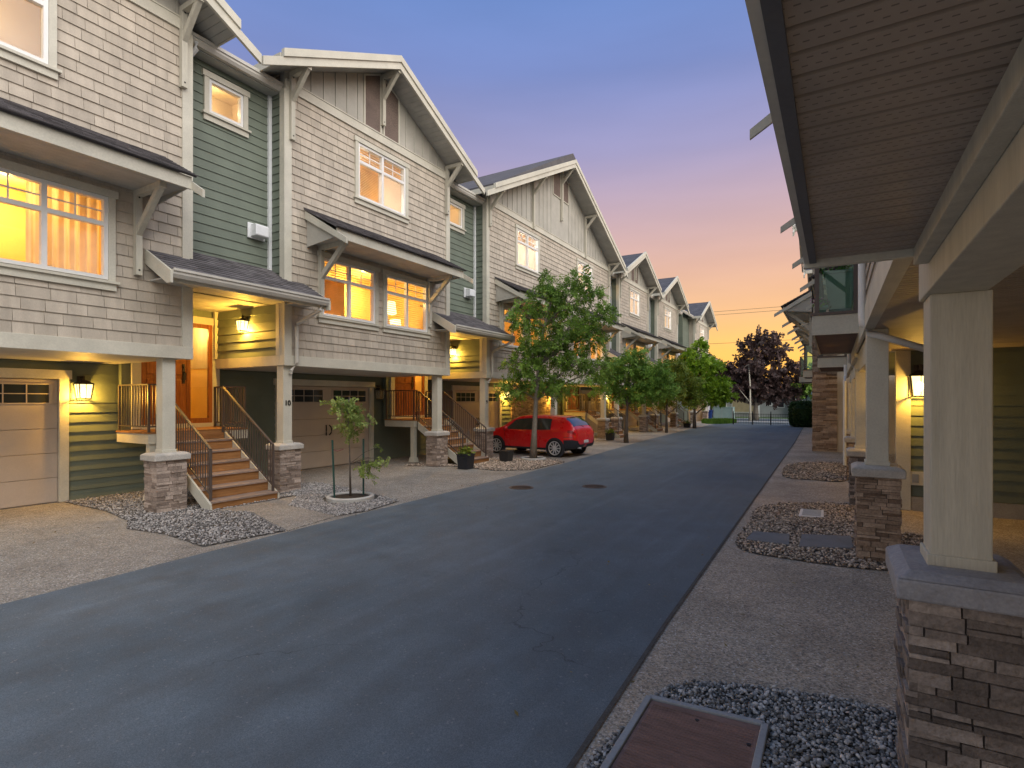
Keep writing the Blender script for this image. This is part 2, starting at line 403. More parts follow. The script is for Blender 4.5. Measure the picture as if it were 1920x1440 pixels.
def npmesh(name, V, F, mat, parent=None, rnd=None, smooth=False):
    """vertices in metres (world), faces as an (n,k) index array"""
    org = ORG.get(parent.name, (0, 0, 0)) if parent else (0, 0, 0)
    V = np.asarray(V, dtype=np.float32) - np.array(org, dtype=np.float32); F = np.asarray(F, dtype=np.int32)
    me = bpy.data.meshes.new(name); n, k = F.shape
    me.vertices.add(len(V)); me.vertices.foreach_set('co', V.ravel())
    me.loops.add(n * k); me.loops.foreach_set('vertex_index', F.ravel())
    me.polygons.add(n); me.polygons.foreach_set('loop_start', np.arange(n, dtype=np.int32) * k); me.polygons.foreach_set('loop_total', np.full(n, k, dtype=np.int32))
    me.update(calc_edges=True)
    if rnd is not None:
        at = me.attributes.new('rnd', 'FLOAT', 'FACE'); at.data.foreach_set('value', np.asarray(rnd, dtype=np.float32))
    if smooth: me.polygons.foreach_set('use_smooth', [True] * n)
    me.materials.append(MATS[mat]); me.validate()
    o = bpy.data.objects.new(name, me); COL.objects.link(o)
    if parent: o.parent = parent; ORG[o.name] = org
    return o

# ------------------------------------------------------------------ cladding helpers.  P(p, q, off) -> (d, a, z)
def cut(p0, p1, q0, q1, holes):
    segs = [(p0, p1)]
    for h0, h1, k0, k1 in holes:
        if q1 <= k0 + .004 or q0 >= k1 - .004: continue
        out = []
        for s0, s1 in segs:
            if h1 <= s0 or h0 >= s1: out.append((s0, s1)); continue
            if h0 > s0: out.append((s0, h0))
            if h1 < s1: out.append((h1, s1))
        segs = out
    return [s for s in segs if s[1] - s[0] > .012]
def wedge(mb, P, p0, p1, q0, q1, t0, t1, r=None):
    mb.hexa([P(p0, q0, 0), P(p1, q0, 0), P(p1, q0, t1), P(p0, q0, t1), P(p0, q1, 0), P(p1, q1, 0), P(p1, q1, t0), P(p0, q1, t0)], r)
def shingles(mb, P, p0, p1, q0, q1, row, wmin, wmax, holes=(), gap=.006, thick=.02, jit=.0):
    q = q0
    while q < q1 - .01:
        qe = min(q + row, q1); p = p0 - R.random() * wmax * .6
        while p < p1:
            pe = p + R.uniform(wmin, wmax)
            for s0, s1 in cut(max(p, p0), min(pe - gap, p1), q, qe, holes):
                wedge(mb, P, s0, s1, q + R.uniform(-jit, jit), qe, .004, thick + R.uniform(-.002, .002), R.random())
            p = pe
        q += row
def laps(mb, P, p0, p1, q0, q1, row, holes=(), thick=.018):
    q = q0
    while q < q1 - .01:
        qe = min(q + row, q1)
        for s0, s1 in cut(p0, p1, q, qe, holes): wedge(mb, P, s0, s1, q, qe, .003, thick, R.random())
        q += row
def wallgrid(mb, P, p0, p1, q0, q1, holes, t=.12):
    ps = sorted({p0, p1} | {min(max(x, p0), p1) for h in holes for x in h[:2]}); qs = sorted({q0, q1} | {min(max(x, q0), q1) for h in holes for x in h[2:]})
    for a, b in zip(ps, ps[1:]):
        for c, e in zip(qs, qs[1:]):
            m, n = (a + b) / 2, (c + e) / 2
            if any(h[0] < m < h[1] and h[2] < n < h[3] for h in holes): continue
            mb.hexa([P(a, c, -t), P(b, c, -t), P(b, c, 0), P(a, c, 0), P(a, e, -t), P(b, e, -t), P(b, e, 0), P(a, e, 0)], .5)
def facade(dd=0.0): return lambda p, q, o: (dd + o, p, q)
def sidewall(aa): return lambda p, q, o: (p, aa - o, q)       # looks towards -a

def stones(mb, d0, d1, a0, a1, z0, z1, sides='dab', hmin=.035, hmax=.065, lmin=.10, lmax=.24, out=.022):
    """ledgestone: random thin blocks round a core; sides d=+d face, a=-a face, b=+a face, e=-d face"""
    z = z0
    while z < z1 - .012:
        h = min(R.uniform(hmin, hmax), z1 - z)
        if z1 - z - h < .018: h = z1 - z
        for s in sides:
            lo, hi = (a0, a1) if s in 'de' else (d0, d1)
            p = lo - .012
            while p < hi + .012:
                q = min(p + R.uniform(lmin, lmax), hi + .012)
                if hi + .012 - q < .05: q = hi + .012
                o = R.uniform(.006, out); g = .0035; k = R.random(); j = lambda: R.uniform(-.004, .004)
                zz0, zz1 = z + g * .5, z + h - g * .5
                if R.random() < .3 and h > .045:      # two thinner stones
                    zm = z + h * R.uniform(.4, .6); lay = [(zz0, zm - g * .5), (zm + g * .5, zz1)]
                else: lay = [(zz0, zz1)]
                for c0, c1 in lay:
                    k = R.random(); o = R.uniform(.006, out)
                    e = [o + j() for _ in range(4)]
                    u0, u1 = p + g, q - g
                    if s == 'd': Q = lambda u, zc, off: (d1 + off, u, zc)
                    elif s == 'e': Q = lambda u, zc, off: (d0 - off, u, zc)
                    elif s == 'a': Q = lambda u, zc, off: (u, a0 - off, zc)
                    else: Q = lambda u, zc, off: (u, a1 + off, zc)
                    mb.hexa([Q(u0, c0, -.02), Q(u1, c0, -.02), Q(u1, c0 + j() * .5, e[0]), Q(u0, c0 + j() * .5, e[1]),
                             Q(u0, c1, -.02), Q(u1, c1, -.02), Q(u1, c1 + j() * .5, e[2]), Q(u0, c1 + j() * .5, e[3])], k)
                p = q
        z += h

class House:
    def __init__(s, name, label, loc, mp, group=None, cat='townhouse'):
        s.root = thing(name, label, cat, loc, group); s.mp = mp
    def mb(s): return MB(s.mp)
    def put(s, mb, name, mat, parent=None, **k): return mb.build(name, mat, parent or s.root, **k)
    def w(s, p): return s.mp(*p)

def light(H, p, energy, col=(1, .52, .065), rad=.035):
    l = bpy.data.lights.new('bulb_light', 'POINT'); l.energy = energy; l.color = col; l.shadow_soft_size = rad
    o = bpy.data.objects.new('bulb_light', l); COL.objects.link(o); q = H.w(p); g = ORG[H.root.name]
    o.location = (q[0] * K - g[0], q[1] * K - g[1], q[2] * K - g[2]); o.parent = H.root

def bolt_bracket(H, a, z_top, drop, reach, leg, w=.085, d0=.0):
    """craftsman knee brace: wall leg, top arm, sloping strut"""
    m = H.mb()
    m.box(d0 + .022, d0 + .105, a - w / 2, a + w / 2, z_top - leg, z_top, .5)
    m.box(d0 + .105, d0 + reach, a - w / 2, a + w / 2, z_top - .085, z_top, .5)
    m.bar((d0 + .07, a, z_top - drop), (d0 + reach - .06, a, z_top - .05), w * .86, .09, r=.5)
    b = H.put(m, 'bracket', 'cream_wood')
    n = H.mb()
    for zz in (z_top - .10, z_top - drop + .05, z_top - leg + .07): n.box(d0 + .105, d0 + .112, a - .010, a + .010, zz - .010, zz + .010)
    H.put(n, 'bolt', 'black_metal', b)

def lantern(H, c, face, lit=True, power=26, s=1.0, name='lantern'):
    """wall lantern; c = point on the wall, face 'd' (faces +d) or 'a' (faces -a)"""
    P = (lambda x, y, z: (c[0] + x * s, c[1] + y * s, c[2] + z * s)) if face == 'd' else (lambda x, y, z: (c[0] + y * s, c[1] - x * s, c[2] + z * s))
    def bx(m, x0, x1, y0, y1, z0, z1):
        m.hexa([P(x0, y0, z0), P(x1, y0, z0), P(x1, y1, z0), P(x0, y1, z0), P(x0, y0, z1), P(x1, y0, z1), P(x1, y1, z1), P(x0, y1, z1)], .5)
    def fr(m, xc, b0, b1, z0, z1):
        m.hexa([P(xc - b0, -b0, z0), P(xc + b0, -b0, z0), P(xc + b0, b0, z0), P(xc - b0, b0, z0), P(xc - b1, -b1, z1), P(xc + b1, -b1, z1), P(xc + b1, b1, z1), P(xc - b1, b1, z1)], .5)
    m = H.mb(); X = .125
    bx(m, .02, .035, -.045, .045, .02, .20); bx(m, .035, X, -.012, .012, .165, .19); bx(m, X - .012, X + .012, -.012, .012, .13, .20)
    fr(m, X, .098, .03, .085, .135); fr(m, X, .102, .102, .075, .085); 
    for sx, sy in ((-1, -1), (-1, 1), (1, -1), (1, 1)):
        a0, a1 = .068, .088
        m.bar(P(X + sx * a0, sy * a0, -.13), P(X + sx * a1, sy * a1, .078), .012 * s, .012 * s, r=.5)
    for q0, q1 in (((-1, -1), (1, -1)), ((1, -1), (1, 1)), ((1, 1), (-1, 1)), ((-1, 1), (-1, -1))):
        m.bar(P(X + q0[0] * .068, q0[1] * .068, -.135), P(X + q1[0] * .068, q1[1] * .068, -.135), .014 * s, .014 * s, r=.5)
    for sx, sy in ((1, 0), (0, -1), (0, 1)):
        m.bar(P(X + sx * .068, sy * .068, -.13), P(X + sx * .088, sy * .088, .078), .007 * s, .007 * s, r=.5)
    L = H.put(m, name, 'bronze_metal')
    g = H.mb(); fr(g, X, .064, .083, -.128, .074)
    H.put(g, 'lantern_pane', 'lantern_pane' if lit else 'lantern_pane_off', L)
    if lit:
        b = H.mb(); b.lathe(P(X, 0, -.03), [(.012 * s, -.05 * s), (.032 * s, -.02 * s), (.032 * s, .02 * s), (.012 * s, .05 * s)], 8)
        H.put(b, 'bulb', 'lamp_glow', L)
        light(H, P(X + .005, 0, -.095), power)

def lanternpane(name, e):
    m = bpy.data.materials.new(name); m.use_nodes = True; nt = m.node_tree; nt.nodes.clear()
    o = nt.nodes.new('ShaderNodeOutputMaterial'); t = nt.nodes.new('ShaderNodeBsdfTransparent'); x = nt.nodes.new('ShaderNodeMixShader'); x.inputs[0].default_value = .42
    if e: 
        g = nt.nodes.new('ShaderNodeEmission'); g.inputs[0].default_value = (1, .74, .26, 1); g.inputs[1].default_value = e
    else:
        g = nt.nodes.new('ShaderNodeBsdfPrincipled'); g.inputs['Base Color'].default_value = (.5, .45, .3, 1); g.inputs['Roughness'].default_value = .3
    nt.links.new(t.outputs[0], x.inputs[1]); nt.links.new(g.outputs[0], x.inputs[2]); nt.links.new(x.outputs[0], o.inputs[0]); MATS[name] = m
lanternpane('lantern_pane', 5.0); lanternpane('lantern_pane_off', 0)

def window(H, a0, a1, z0, z1, halves=2, upper=.33, grid=(2, 2), blind=None, curtain=False, fac=0.0, casing=True, dark_left=True):
    """vinyl window set in the wall; a0..a1, z0..z1 is the outer frame"""
    f = .05; m = H.mb(); D0, D1 = fac - .06, fac + .030
    m.box(D0, D1, a0, a1, z0, z0 + f).box(D0, D1, a0, a1, z1 - f, z1).box(D0, D1, a0, a0 + f, z0 + f, z1 - f).box(D0, D1, a1 - f, a1, z0 + f, z1 - f)
    zt = z1 - (z1 - z0) * upper
    edges = [a0 + f, a1 - f] if halves == 1 else [a0 + f, (a0 + a1) / 2 - .03, (a0 + a1) / 2 + .03, a1 - f]
    if halves == 2: m.box(D0 + .005, D1 - .004, edges[1], edges[2], z0 + f, z1 - f)
    if upper:
        for i in range(0, len(edges), 2):
            m.box(D0 + .008, D1 - .007, edges[i], edges[i + 1], zt - .03, zt + .03)
            n0, n1 = grid
            for k in range(1, n0):
                x = edges[i] + (edges[i + 1] - edges[i]) * k / n0; m.box(D0 + .03, D0 + .045, x - .008, x + .008, zt + .03, z1 - f)
            for k in range(1, n1):
                z = zt + .03 + (z1 - f - zt - .03) * k / n1; m.box(D0 + .028, D0 + .047, edges[i], edges[i + 1], z - .008, z + .008)
    W = H.put(m, 'window', 'window_vinyl')
    g = H.mb(); g.box(D0 + .034, D0 + .040, a0 + f * .5, a1 - f * .5, z0 + f * .5, z1 - f * .5); H.put(g, 'pane', 'window_glass', W)
    if casing:
        t = H.mb(); c = .085; E0, E1 = fac + .0, fac + .048
        t.box(E0, E1, a0 - c, a0 - .002, z0 - .02, z1 + .002); t.box(E0, E1, a1 + .002, a1 + c, z0 - .02, z1 + .002)
        t.box(E0, E1 + .012, a0 - c - .03, a1 + c + .03, z1 + .002, z1 + .10)
        H.put(t, 'casing', 'cream_trim', W)
        s = H.mb(); s.box(fac, fac + .085, a0 - c - .04, a1 + c + .04, z0 - .055, z0 - .02); s.box(fac, fac + .05, a0 - c - .01, a1 + c + .01, z0 - .15, z0 - .055)
        H.put(s, 'sill', 'cream_trim', W)
    if blind:
        b = H.mb()
        for (p0, p1, q0, q1, step, tilt) in blind:
            q = q0
            while q < q1:
                b.hexa([(fac - .11, p0, q), (fac - .085, p0, q + tilt), (fac - .085, p1, q + tilt), (fac - .11, p1, q), (fac - .11, p0, q + .004), (fac - .085, p0, q + tilt + .004), (fac - .085, p1, q + tilt + .004), (fac - .11, p1, q + .004)], .5)
                q += step
        H.put(b, 'blind', 'blind_slat', W)
    if curtain:
        for (p0, p1) in curtain:
            q = H.mb(); n = 40; prev = None
            for k in range(n + 1):
                p = p0 + (p1 - p0) * k / n; dd = fac - .16 + .028 * math.sin(k * 1.05) + .01 * math.sin(k * .4)
                if prev: q.face([(prev[0], prev[1], z0 - .1), (dd, p, z0 - .1), (dd, p, z1 + .05), (prev[0], prev[1], z1 + .05)], .5)
                prev = (dd, p)
            H.put(q, 'curtain', 'curtain_cloth', W, smooth=True)
    return W
def room(H, a0, a1, z0, z1, depth, power, mat='interior_wall', col=(1, .62, .20), at=(.5, .55, .75), fac=0.0):
    m = H.mb(); d0, d1 = fac - depth, fac - .122; t = .03
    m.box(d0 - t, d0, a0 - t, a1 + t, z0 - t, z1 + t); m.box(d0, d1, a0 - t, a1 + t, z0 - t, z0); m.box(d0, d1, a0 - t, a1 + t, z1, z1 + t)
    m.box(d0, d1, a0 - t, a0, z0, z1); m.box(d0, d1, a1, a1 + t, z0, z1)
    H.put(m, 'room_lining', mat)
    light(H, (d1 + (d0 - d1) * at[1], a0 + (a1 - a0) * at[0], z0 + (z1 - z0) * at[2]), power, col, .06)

def awning(H, a0, a1, zf, proj=.88, ins=.32, fac=0.0):
    """pent roof over the windows: fascia bottom at zf"""
    zw = zf + .69; za = zf + .20; L = math.hypot(proj + .04, zw - za); ux, uz = (proj + .04) / L, (za - zw) / L
    P = lambda p, q, o: (fac + (L - q) * ux - uz * o, p, zw + (L - q) * uz + ux * o)
    m = H.mb(); m._prism([P(a0 - .05, 0, 0), P(a0 - .05, L, 0), P(a0 - .05, L, -.03), P(a0 - .05, 0, -.03)], [P(a1 + .05, 0, 0), P(a1 + .05, L, 0), P(a1 + .05, L, -.03), P(a1 + .05, 0, -.03)])
    A = H.put(m, 'awning', 'roof_tab')
    s = H.mb(); shingles(s, P, a0 - .06, a1 + .06, -.03, L, .11, .12, .24, thick=.014, gap=.003); H.put(s, 'awning_shingles', 'roof_tab', A)
    f = H.mb(); f.box(fac + proj - .035, fac + proj, a0, a1, zf, zf + .175); H.put(f, 'fascia', 'cream_trim', A)
    u = H.mb(); n = max(3, int((proj - .03) / .09))
    for k in range(n): u.box(fac + .03 + (proj - .07) * k / n, fac + .03 + (proj - .07) * (k + 1) / n - .006, a0 + .03, a1 - .03, zf + .03, zf + .045)
    H.put(u, 'soffit', 'soffit_boards', A)
    for aa in (a0, a1):
        e = H.mb(); lo, hi = (aa - .035, aa) if aa == a0 else (aa, aa + .035)
        e.prism_a([(fac + .02, zw - .06), (fac + proj + .27, zf - .055), (fac + proj + .27, zf - .16), (fac + .02, zw - .22)], lo, hi)
        H.put(e, 'barge_board', 'cream_trim', A)
        c = H.mb(); c.prism_a([(fac + .02, zw - .16), (fac + .80, zf + .06), (fac + .80, zf + .02), (fac + .02, zf - .06)], aa + .01 if aa == a0 else aa - .03, aa + .03 if aa == a0 else aa - .01)
        H.put(c, 'cheek', 'gable_boards', A)
    for aa in (a0 + ins, a1 - ins): bolt_bracket(H, aa, zf + .03, .62, proj - .12, 1.22, d0=fac)

def gutter(H, d, a0, a1, z, parent=None, name='gutter', h=.13):
    m = H.mb(); m.prism_a([(d, z), (d + .075, z), (d + .105, z + .05), (d + .105, z + .085), (d + .125, z + .095), (d + .125, z + h), (d + .11, z + h), (d + .105, z + h - .02), (d, z + h - .02)], a0, a1)
    return H.put(m, name, 'gutter_paint', parent)

def column(H, dc, ac, ztop, num=None, stone='ledgestone', pier=(.33, .42), zc=.78, post=.188, cap='cap_stone', pmat='cream_trim'):
    pd, pa = pier[0] / 2, pier[1] / 2
    m = H.mb(); stones(m, dc - pd, dc + pd, ac - pa, ac + pa, 0, zc, 'dabe'); C = H.put(m, 'stone_pier', stone)
    k = H.mb(); k.box(dc - pd + .004, dc + pd - .004, ac - pa + .004, ac + pa - .004, -.05, zc); H.put(k, 'pier_core', 'stone_mortar', C)
    q = H.mb(); q.box(dc - pd - .055, dc + pd + .055, ac - pa - .055, ac + pa + .055, zc, zc + .085); q.taper(dc - pd - .055, dc + pd + .055, ac - pa - .055, ac + pa + .055, zc + .085, zc + .115, .05)
    H.put(q, 'pier_cap', cap, C, bevel=.012)
    p = H.mb(); h = post / 2
    p.box(dc - h, dc + h, ac - h, ac + h, zc + .115, ztop); p.box(dc - h - .012, dc + h + .012, ac - h - .012, ac + h + .012, zc + .112, zc + .16)
    PO = H.put(p, 'post', pmat, bevel=.006)
    if num:
        cu = bpy.data.curves.new('house_number', 'FONT'); cu.body = num; cu.size = .135 * K; cu.extrude = .006; cu.align_x = 'CENTER'; cu.offset = .004
        o = bpy.data.objects.new('house_number', cu); COL.objects.link(o); w = H.w((dc + h + .006, ac - .005, 1.60)); g = ORG[H.root.name]
        o.location = (w[0] * K - g[0], w[1] * K - g[1], w[2] * K - g[2]); o.rotation_euler = (math.radians(90), 0, math.radians(90)); 
        me = bpy.data.meshes.new_from_object(o.evaluated_get(bpy.context.evaluated_depsgraph_get())); n = bpy.data.objects.new('number', me); COL.objects.link(n)
        n.location = o.location; n.rotation_euler = o.rotation_euler; me.materials.clear(); me.materials.append(MATS['black_metal']); n.parent = PO
        bpy.data.objects.remove(o)

def railing(H, pts, hgt=.80, gap=.085, newel=(True, True), name='railing'):
    """pts: floor line (d,a,z); metal rail with balusters"""
    m = H.mb(); up = Vector((0, 0, 1))
    for p, q in zip(pts, pts[1:]):
        p = Vector(p); q = Vector(q); T = up * hgt; Bv = up * .09
        m.bar(p + T, q + T, .038, .026); m.bar(p + Bv, q + Bv, .022, .022)
        n = max(2, int((q - p).length / gap))
        for k in range(1, n):
            x = p.lerp(q, k / n); m.bar(x + Bv, x + T, .013, .013, up=(1, 0, 0))
    for k, p in enumerate(pts):
        if (k == 0 and not newel[0]) or (k == len(pts) - 1 and not newel[1]): continue
        m.bar(Vector(p) - up * .04, Vector(p) + up * (hgt - .004), .034, .034, up=(1, 0, 0))
    return H.put(m, name, 'rail_metal')

def stairs(H, e0, wood=('step_riser', 'worn_tread')):
    zL = 1.16; dF = -1.10; dB = -2.18; s0, s1 = e0 + .07, e0 + 1.22; n = 6; run = .262
    # landing
    b = H.mb(); k = 0; d = dB
    while d < dF - .01: b.box(d, min(d + .095, dF + .02), e0 - .10, e0 + 1.70, zL - .028, zL); d += .10
    LN = H.put(b, 'landing', 'step_riser')
    for q in ((dB, dF, e0 - .08, e0 - .05), (dF - .03, dF - .001, e0 - .05, s0 - .03), (dF - .03, dF - .001, s1 + .03, e0 + 1.70)):
        f = H.mb(); f.box(*q, zL - .20, zL - .03); H.put(f, 'fascia', 'cream_trim', LN)
    p = H.mb(); p.box(dF - .16, dF - .04, e0 - .04, e0 + .08, .10, zL - .20); p.taper(dF - .20, dF, e0 - .08, e0 + .12, 0, .12, .02); H.put(p, 'support_post', 'cream_trim', LN)
    # flight
    fl = H.mb(); rise = (zL - .13) / n
    for i in range(n): # i=0 lowest tread
        z = .13 + i * rise; d1 = .5 - i * run; d0 = d1 - run
        fl.box(d0 - .02, d1 + .012, s0, s1, z - .032, z)
    FL = H.put(fl, 'tread', wood[1], bevel=.006)
    r = H.mb()
    for i in range(n + 1):
        zt = .13 + i * rise - (.032 if i < n else .028); zb = .0 if i == 0 else .13 + (i - 1) * rise; d1 = .5 - i * run - .012
        r.box(d1 - .02, d1, s0 + .005, s1 - .005, zb + .002, zt)
    H.put(r, 'riser', wood[0])
    for aa in (s0, s1 - .03):
        s = H.mb(); s.prism_a([(.50, 0), (.485, .09), (dF + .03, zL - .06), (dF + .03, zL - .26), (.30, 0)], aa - (.032 if aa == s0 else -.032), aa + (.0 if aa == s0 else .062)); H.put(s, 'stringer', 'cream_trim')
    zt = .13; zu = zL
    railing(H, [(.40, s0 + .03, zt), (dF + .02, s0 + .03, zu - .02)])
    railing(H, [(.40, s1 - .03, zt), (dF + .02, s1 - .03, zu - .02)])
    railing(H, [(dB + .05, e0 - .06, zL), (dF - .03, e0 - .06, zL), (dF - .03, s0, zL)])
    railing(H, [(dF - .03, s1 + .0, zL), (dF - .03, e0 + 1.66, zL), (dB + .05, e0 + 1.66, zL)])

def front_door(H, e0, power=30):
    D = -2.2; a0, a1 = e0 + .30, e0 + 1.62; z0, z1 = 1.24, 3.22
    t = H.mb(); t.box(D, D + .05, a0 - .15, a0, z0 - .07, z1).box(D, D + .05, a1, a1 + .15, z0 - .07, z1).box(D, D + .062, a0 - .18, a1 + .17, z1, z1 + .14).box(D, D + .07, a0, a1, z0 - .08, z0)
    F = H.put(t, 'door_frame', 'cream_trim')
    ad = a1 - .50
    m = H.mb(); m.box(D - .01, D + .03, a0, ad, z0, z1)
    for q0, q1 in ((z0 + .12, z0 + .85), (z0 + .95, z1 - .5)):
        for p0, p1 in ((a0 + .10, (a0 + ad) / 2 - .03), ((a0 + ad) / 2 + .03, ad - .10)): m.box(D + .03, D + .042, p0, p1, q0, q1)
    DR = H.put(m, 'front_door', 'door_wood', bevel=.006)
    l = H.mb(); l.box(D + .03, D + .040, a0 + .10, ad - .10, z1 - .40, z1 - .12); H.put(l, 'door_lite', 'door_glow', DR)
    h = H.mb(); h.box(D + .03, D + .045, ad - .085, ad - .04, z0 + .78, z0 + 1.16); h.tube([(D + .045, ad - .06, z0 + .82), (D + .095, ad - .06, z0 + .86), (D + .095, ad - .06, z0 + .98), (D + .045, ad - .06, z0 + 1.02)], .012, 6); h.lathe((D + .045, ad - .06, z0 + 1.10), [(.024, 0), (.022, .02)], 10, 'd'); H.put(h, 'handle', 'bronze_metal', DR)
    s = H.mb(); s.box(D - .01, D + .04, ad, ad + .07, z0, z1).box(D - .01, D + .04, a1 - .07, a1, z0, z1).box(D - .01, D + .04, ad + .07, a1 - .07, z0, z0 + .10).box(D - .01, D + .04, ad + .07, a1 - .07, z1 - .08, z1)
    SL = H.put(s, 'sidelight', 'door_wood')
    g = H.mb(); g.box(D + .008, D + .014, ad + .07, a1 - .07, z0 + .10, z1 - .08); H.put(g, 'pane', 'window_glass', SL)
    # hall behind the sidelight
    r = H.mb(); b = -3.3; r.box(b - .03, b, ad - .35, a1 + .1, z0 - .1, z1 + .2).box(b, D - .02, ad - .38, ad - .35, z0 - .1, z1 + .2).box(b, D - .02, a1 + .1, a1 + .13, z0 - .1, z1 + .2).box(b, D - .02, ad - .35, a1 + .1, z1 + .2, z1 + .23).box(b, D - .02, ad - .35, a1 + .1, z0 - .13, z0 - .1)
    H.put(r, 'hall_lining', 'interior_wall')
    c = H.mb(); c.lathe((-2.75, a1 - .22, z1 + .06), [(.02, .1), (.13, .05), (.12, 0), (.02, -.03)], 14); H.put(c, 'hall_light', 'ceiling_glow')
    light(H, (-2.65, a1 - .22, z1 - .15), power, (1, .60, .14), .06)

def garage_door(H, a0, a1, D=-2.4, h=2.05):
    t = H.mb(); t.box(D, D + .06, a0 - .13, a0, 0, h).box(D, D + .06, a1, a1 + .13, 0, h).box(D, D + .072, a0 - .17, a1 + .17, h, h + .15)
    F = H.put(t, 'garage_frame', 'cream_trim')
    m = H.mb(); n = 5
    m.box(D - .09, D - .055, a0 - .125, a1 + .125, -.01, h + .12, .5)
    for k in range(n): m.box(D - .05, D - .01, a0, a1, .01 + (h - .02) * k / n, .01 + (h - .02) * (k + 1) / n - .006, .5)
    c = (a0 + a1) / 2
    for p0, p1 in ((a0 + .12, c - .17), (c + .17, a1 - .12)):
        m.box(D - .01, D + .008, p0 - .05, p1 + .05, h - .42, h - .395, .5).box(D - .01, D + .008, p0 - .05, p1 + .05, h - .10, h - .075, .5)
        m.box(D - .01, D + .008, p0 - .05, p0, h - .395, h - .10, .5).box(D - .01, D + .008, p1, p1 + .05, h - .395, h - .10, .5)
    G = H.put(m, 'garage_door', 'garage_panel', bevel=.005)
    for p0, p1 in ((a0 + .12, c - .17), (c + .17, a1 - .12)):
        w = H.mb(); w.box(D - .01, D - .004, p0, p1, h - .395, h - .10); W = H.put(w, 'door_window', 'dark_glass', G)
        b = H.mb(); b.box(D - .004, D + .006, p0, p1, h - .255, h - .24, .5)
        for k in (1, 2, 3): b.box(D - .004, D + .004, p0 + (p1 - p0) * k / 4 - .008, p0 + (p1 - p0) * k / 4 + .008, h - .395, h - .10, .5)
        H.put(b, 'muntin', 'garage_panel', G)
    for s in (-1, 1):
        x = H.mb(); x.tube([(D - .01, c + s * .05, .80), (D + .03, c + s * .075, .86), (D + .035, c + s * .085, .93), (D + .03, c + s * .075, 1.0), (D - .01, c + s * .05, 1.06)], .016, 6); H.put(x, 'handle', 'black_metal', G)

def gable(H, a0, a1, zb, vents, depth=6.5, brackets=(), slope=.5, eave=.45, tail=.84, raise_=0.0, ov=.60):
    """board-and-batten gable with overhanging roof; zb = top of the belt trim"""
    c = (a0 + a1) / 2; hw = (a1 - a0) / 2; zu = lambda a: zb + .17 + (hw - abs(a - c)) * slope    # underside of the roof
    z_ap = zu(c)
    m = H.mb(); m.prism_d([(a0, zb - .2), (a1, zb - .2), (a1, zu(a1)), (c, z_ap), (a0, zu(a0))], -.12, .004); G = H.put(m, 'gable_wall', 'gable_boards')
    a = a0 + .30
    while a < a1 - .2:
        if not any(v0 - .03 < a < v1 + .03 and True for v0, v1, q in vents): b = H.mb(); b.box(.004, .022, a - .018, a + .018, zb, zu(a) - .01); H.put(b, 'batten', 'gable_boards', G)
        a += .30
    for v0, v1, zlow in vents:
        f = H.mb(); vm = (v0 + v1) / 2
        for e0, e1 in ((v0, vm - .05), (vm + .05, v1)):
            za, ze = zu(e0) - .06, zu(e1) - .06
            f.prism_d([(e0, zlow), (e1, zlow), (e1, ze), (e0, za)], .006, .016)
        V = H.put(f, 'gable_vent', 'vent_mesh', G)
        fr = H.mb()
        for e0, e1 in ((v0, vm - .05), (vm + .05, v1)):
            for x in (e0, e1): fr.box(.006, .034, x - .018, x + .018, zlow, zu(x) - .05)
            fr.box(.006, .034, e0, e1, zlow - .035, zlow); fr.bar((.02, e0, zu(e0) - .05), (.02, e1, zu(e1) - .05), .028, .036)
        H.put(fr, 'vent_frame', 'cream_trim', V)
    t = H.mb(); t.box(0, .042, a0, a1, zb - .17, zb); t.box(0, .055, a0, a1, zb, zb + .022); H.put(t, 'belt_trim', 'cream_trim')
    # roof: one slab each side, barge boards with tails beyond the eave
    rf = H.mb(); th = .14
    for s in (-1, 1):
        e = c + s * (hw + eave); e_z = zu(e)
        rf.prism_d([(c, z_ap), (e, e_z), (e, e_z + th), (c, z_ap + th)], -depth, ov - .02)
    RF = H.put(rf, 'gable_roof', 'roof_shingle')
    if raise_:
        q = H.mb()
        for s in (-1, 1): q.prism_d([(c, z_ap + th), (c + s * (hw + .3), zu(c + hw + .3) + th), (c + s * (hw + .3), zu(c + hw + .3) + th + .05), (c, z_ap + th + raise_)], -depth - 2, ov - .10)
        H.put(q, 'ridge_cap', 'roof_tab', RF)
    sf = H.mb(); n = int((hw + eave) / .105)
    for s in (-1, 1):
        for k in range(n):
            x0 = c + s * (hw + eave) * k / n; x1 = c + s * ((hw + eave) * (k + 1) / n - .006)
            sf.prism_d([(x0, zu(x0) - .012), (x1, zu(x1) - .012), (x1, zu(x1) - .002), (x0, zu(x0) - .002)], .01 if abs(x1 - c) < hw else -.9, ov - .05)
    H.put(sf, 'soffit', 'soffit_boards', RF)
    for s in (-1, 1):
        bb = H.mb(); e1 = c + s * (hw + tail); e0 = c + s * (hw + tail - .38)
        bb.prism_d([(c, z_ap - .10), (e1, zu(e1) - .10), (e1, zu(e1) + .05), (c, z_ap + .05)], ov - .05, ov)
        bb.prism_d([(c, z_ap + .05), (e0, zu(e0) + .05), (e0, zu(e0) + .19), (c, z_ap + .19)], ov - .05, ov + .03)
        H.put(bb, 'barge_board', 'cream_trim', RF)
        eg = H.mb(); e = c + s * (hw + eave)
        eg.box(-depth, ov - .06, min(e, e + s * .03), max(e, e + s * .03), zu(e) - .02, zu(e) + th - .01); H.put(eg, 'eave_fascia', 'cream_trim', RF)
    for ba, drop in brackets:
        bolt_bracket(H, ba, zu(ba) - .06 if abs(ba - c) < hw else zu(ba), .52, .56, drop)

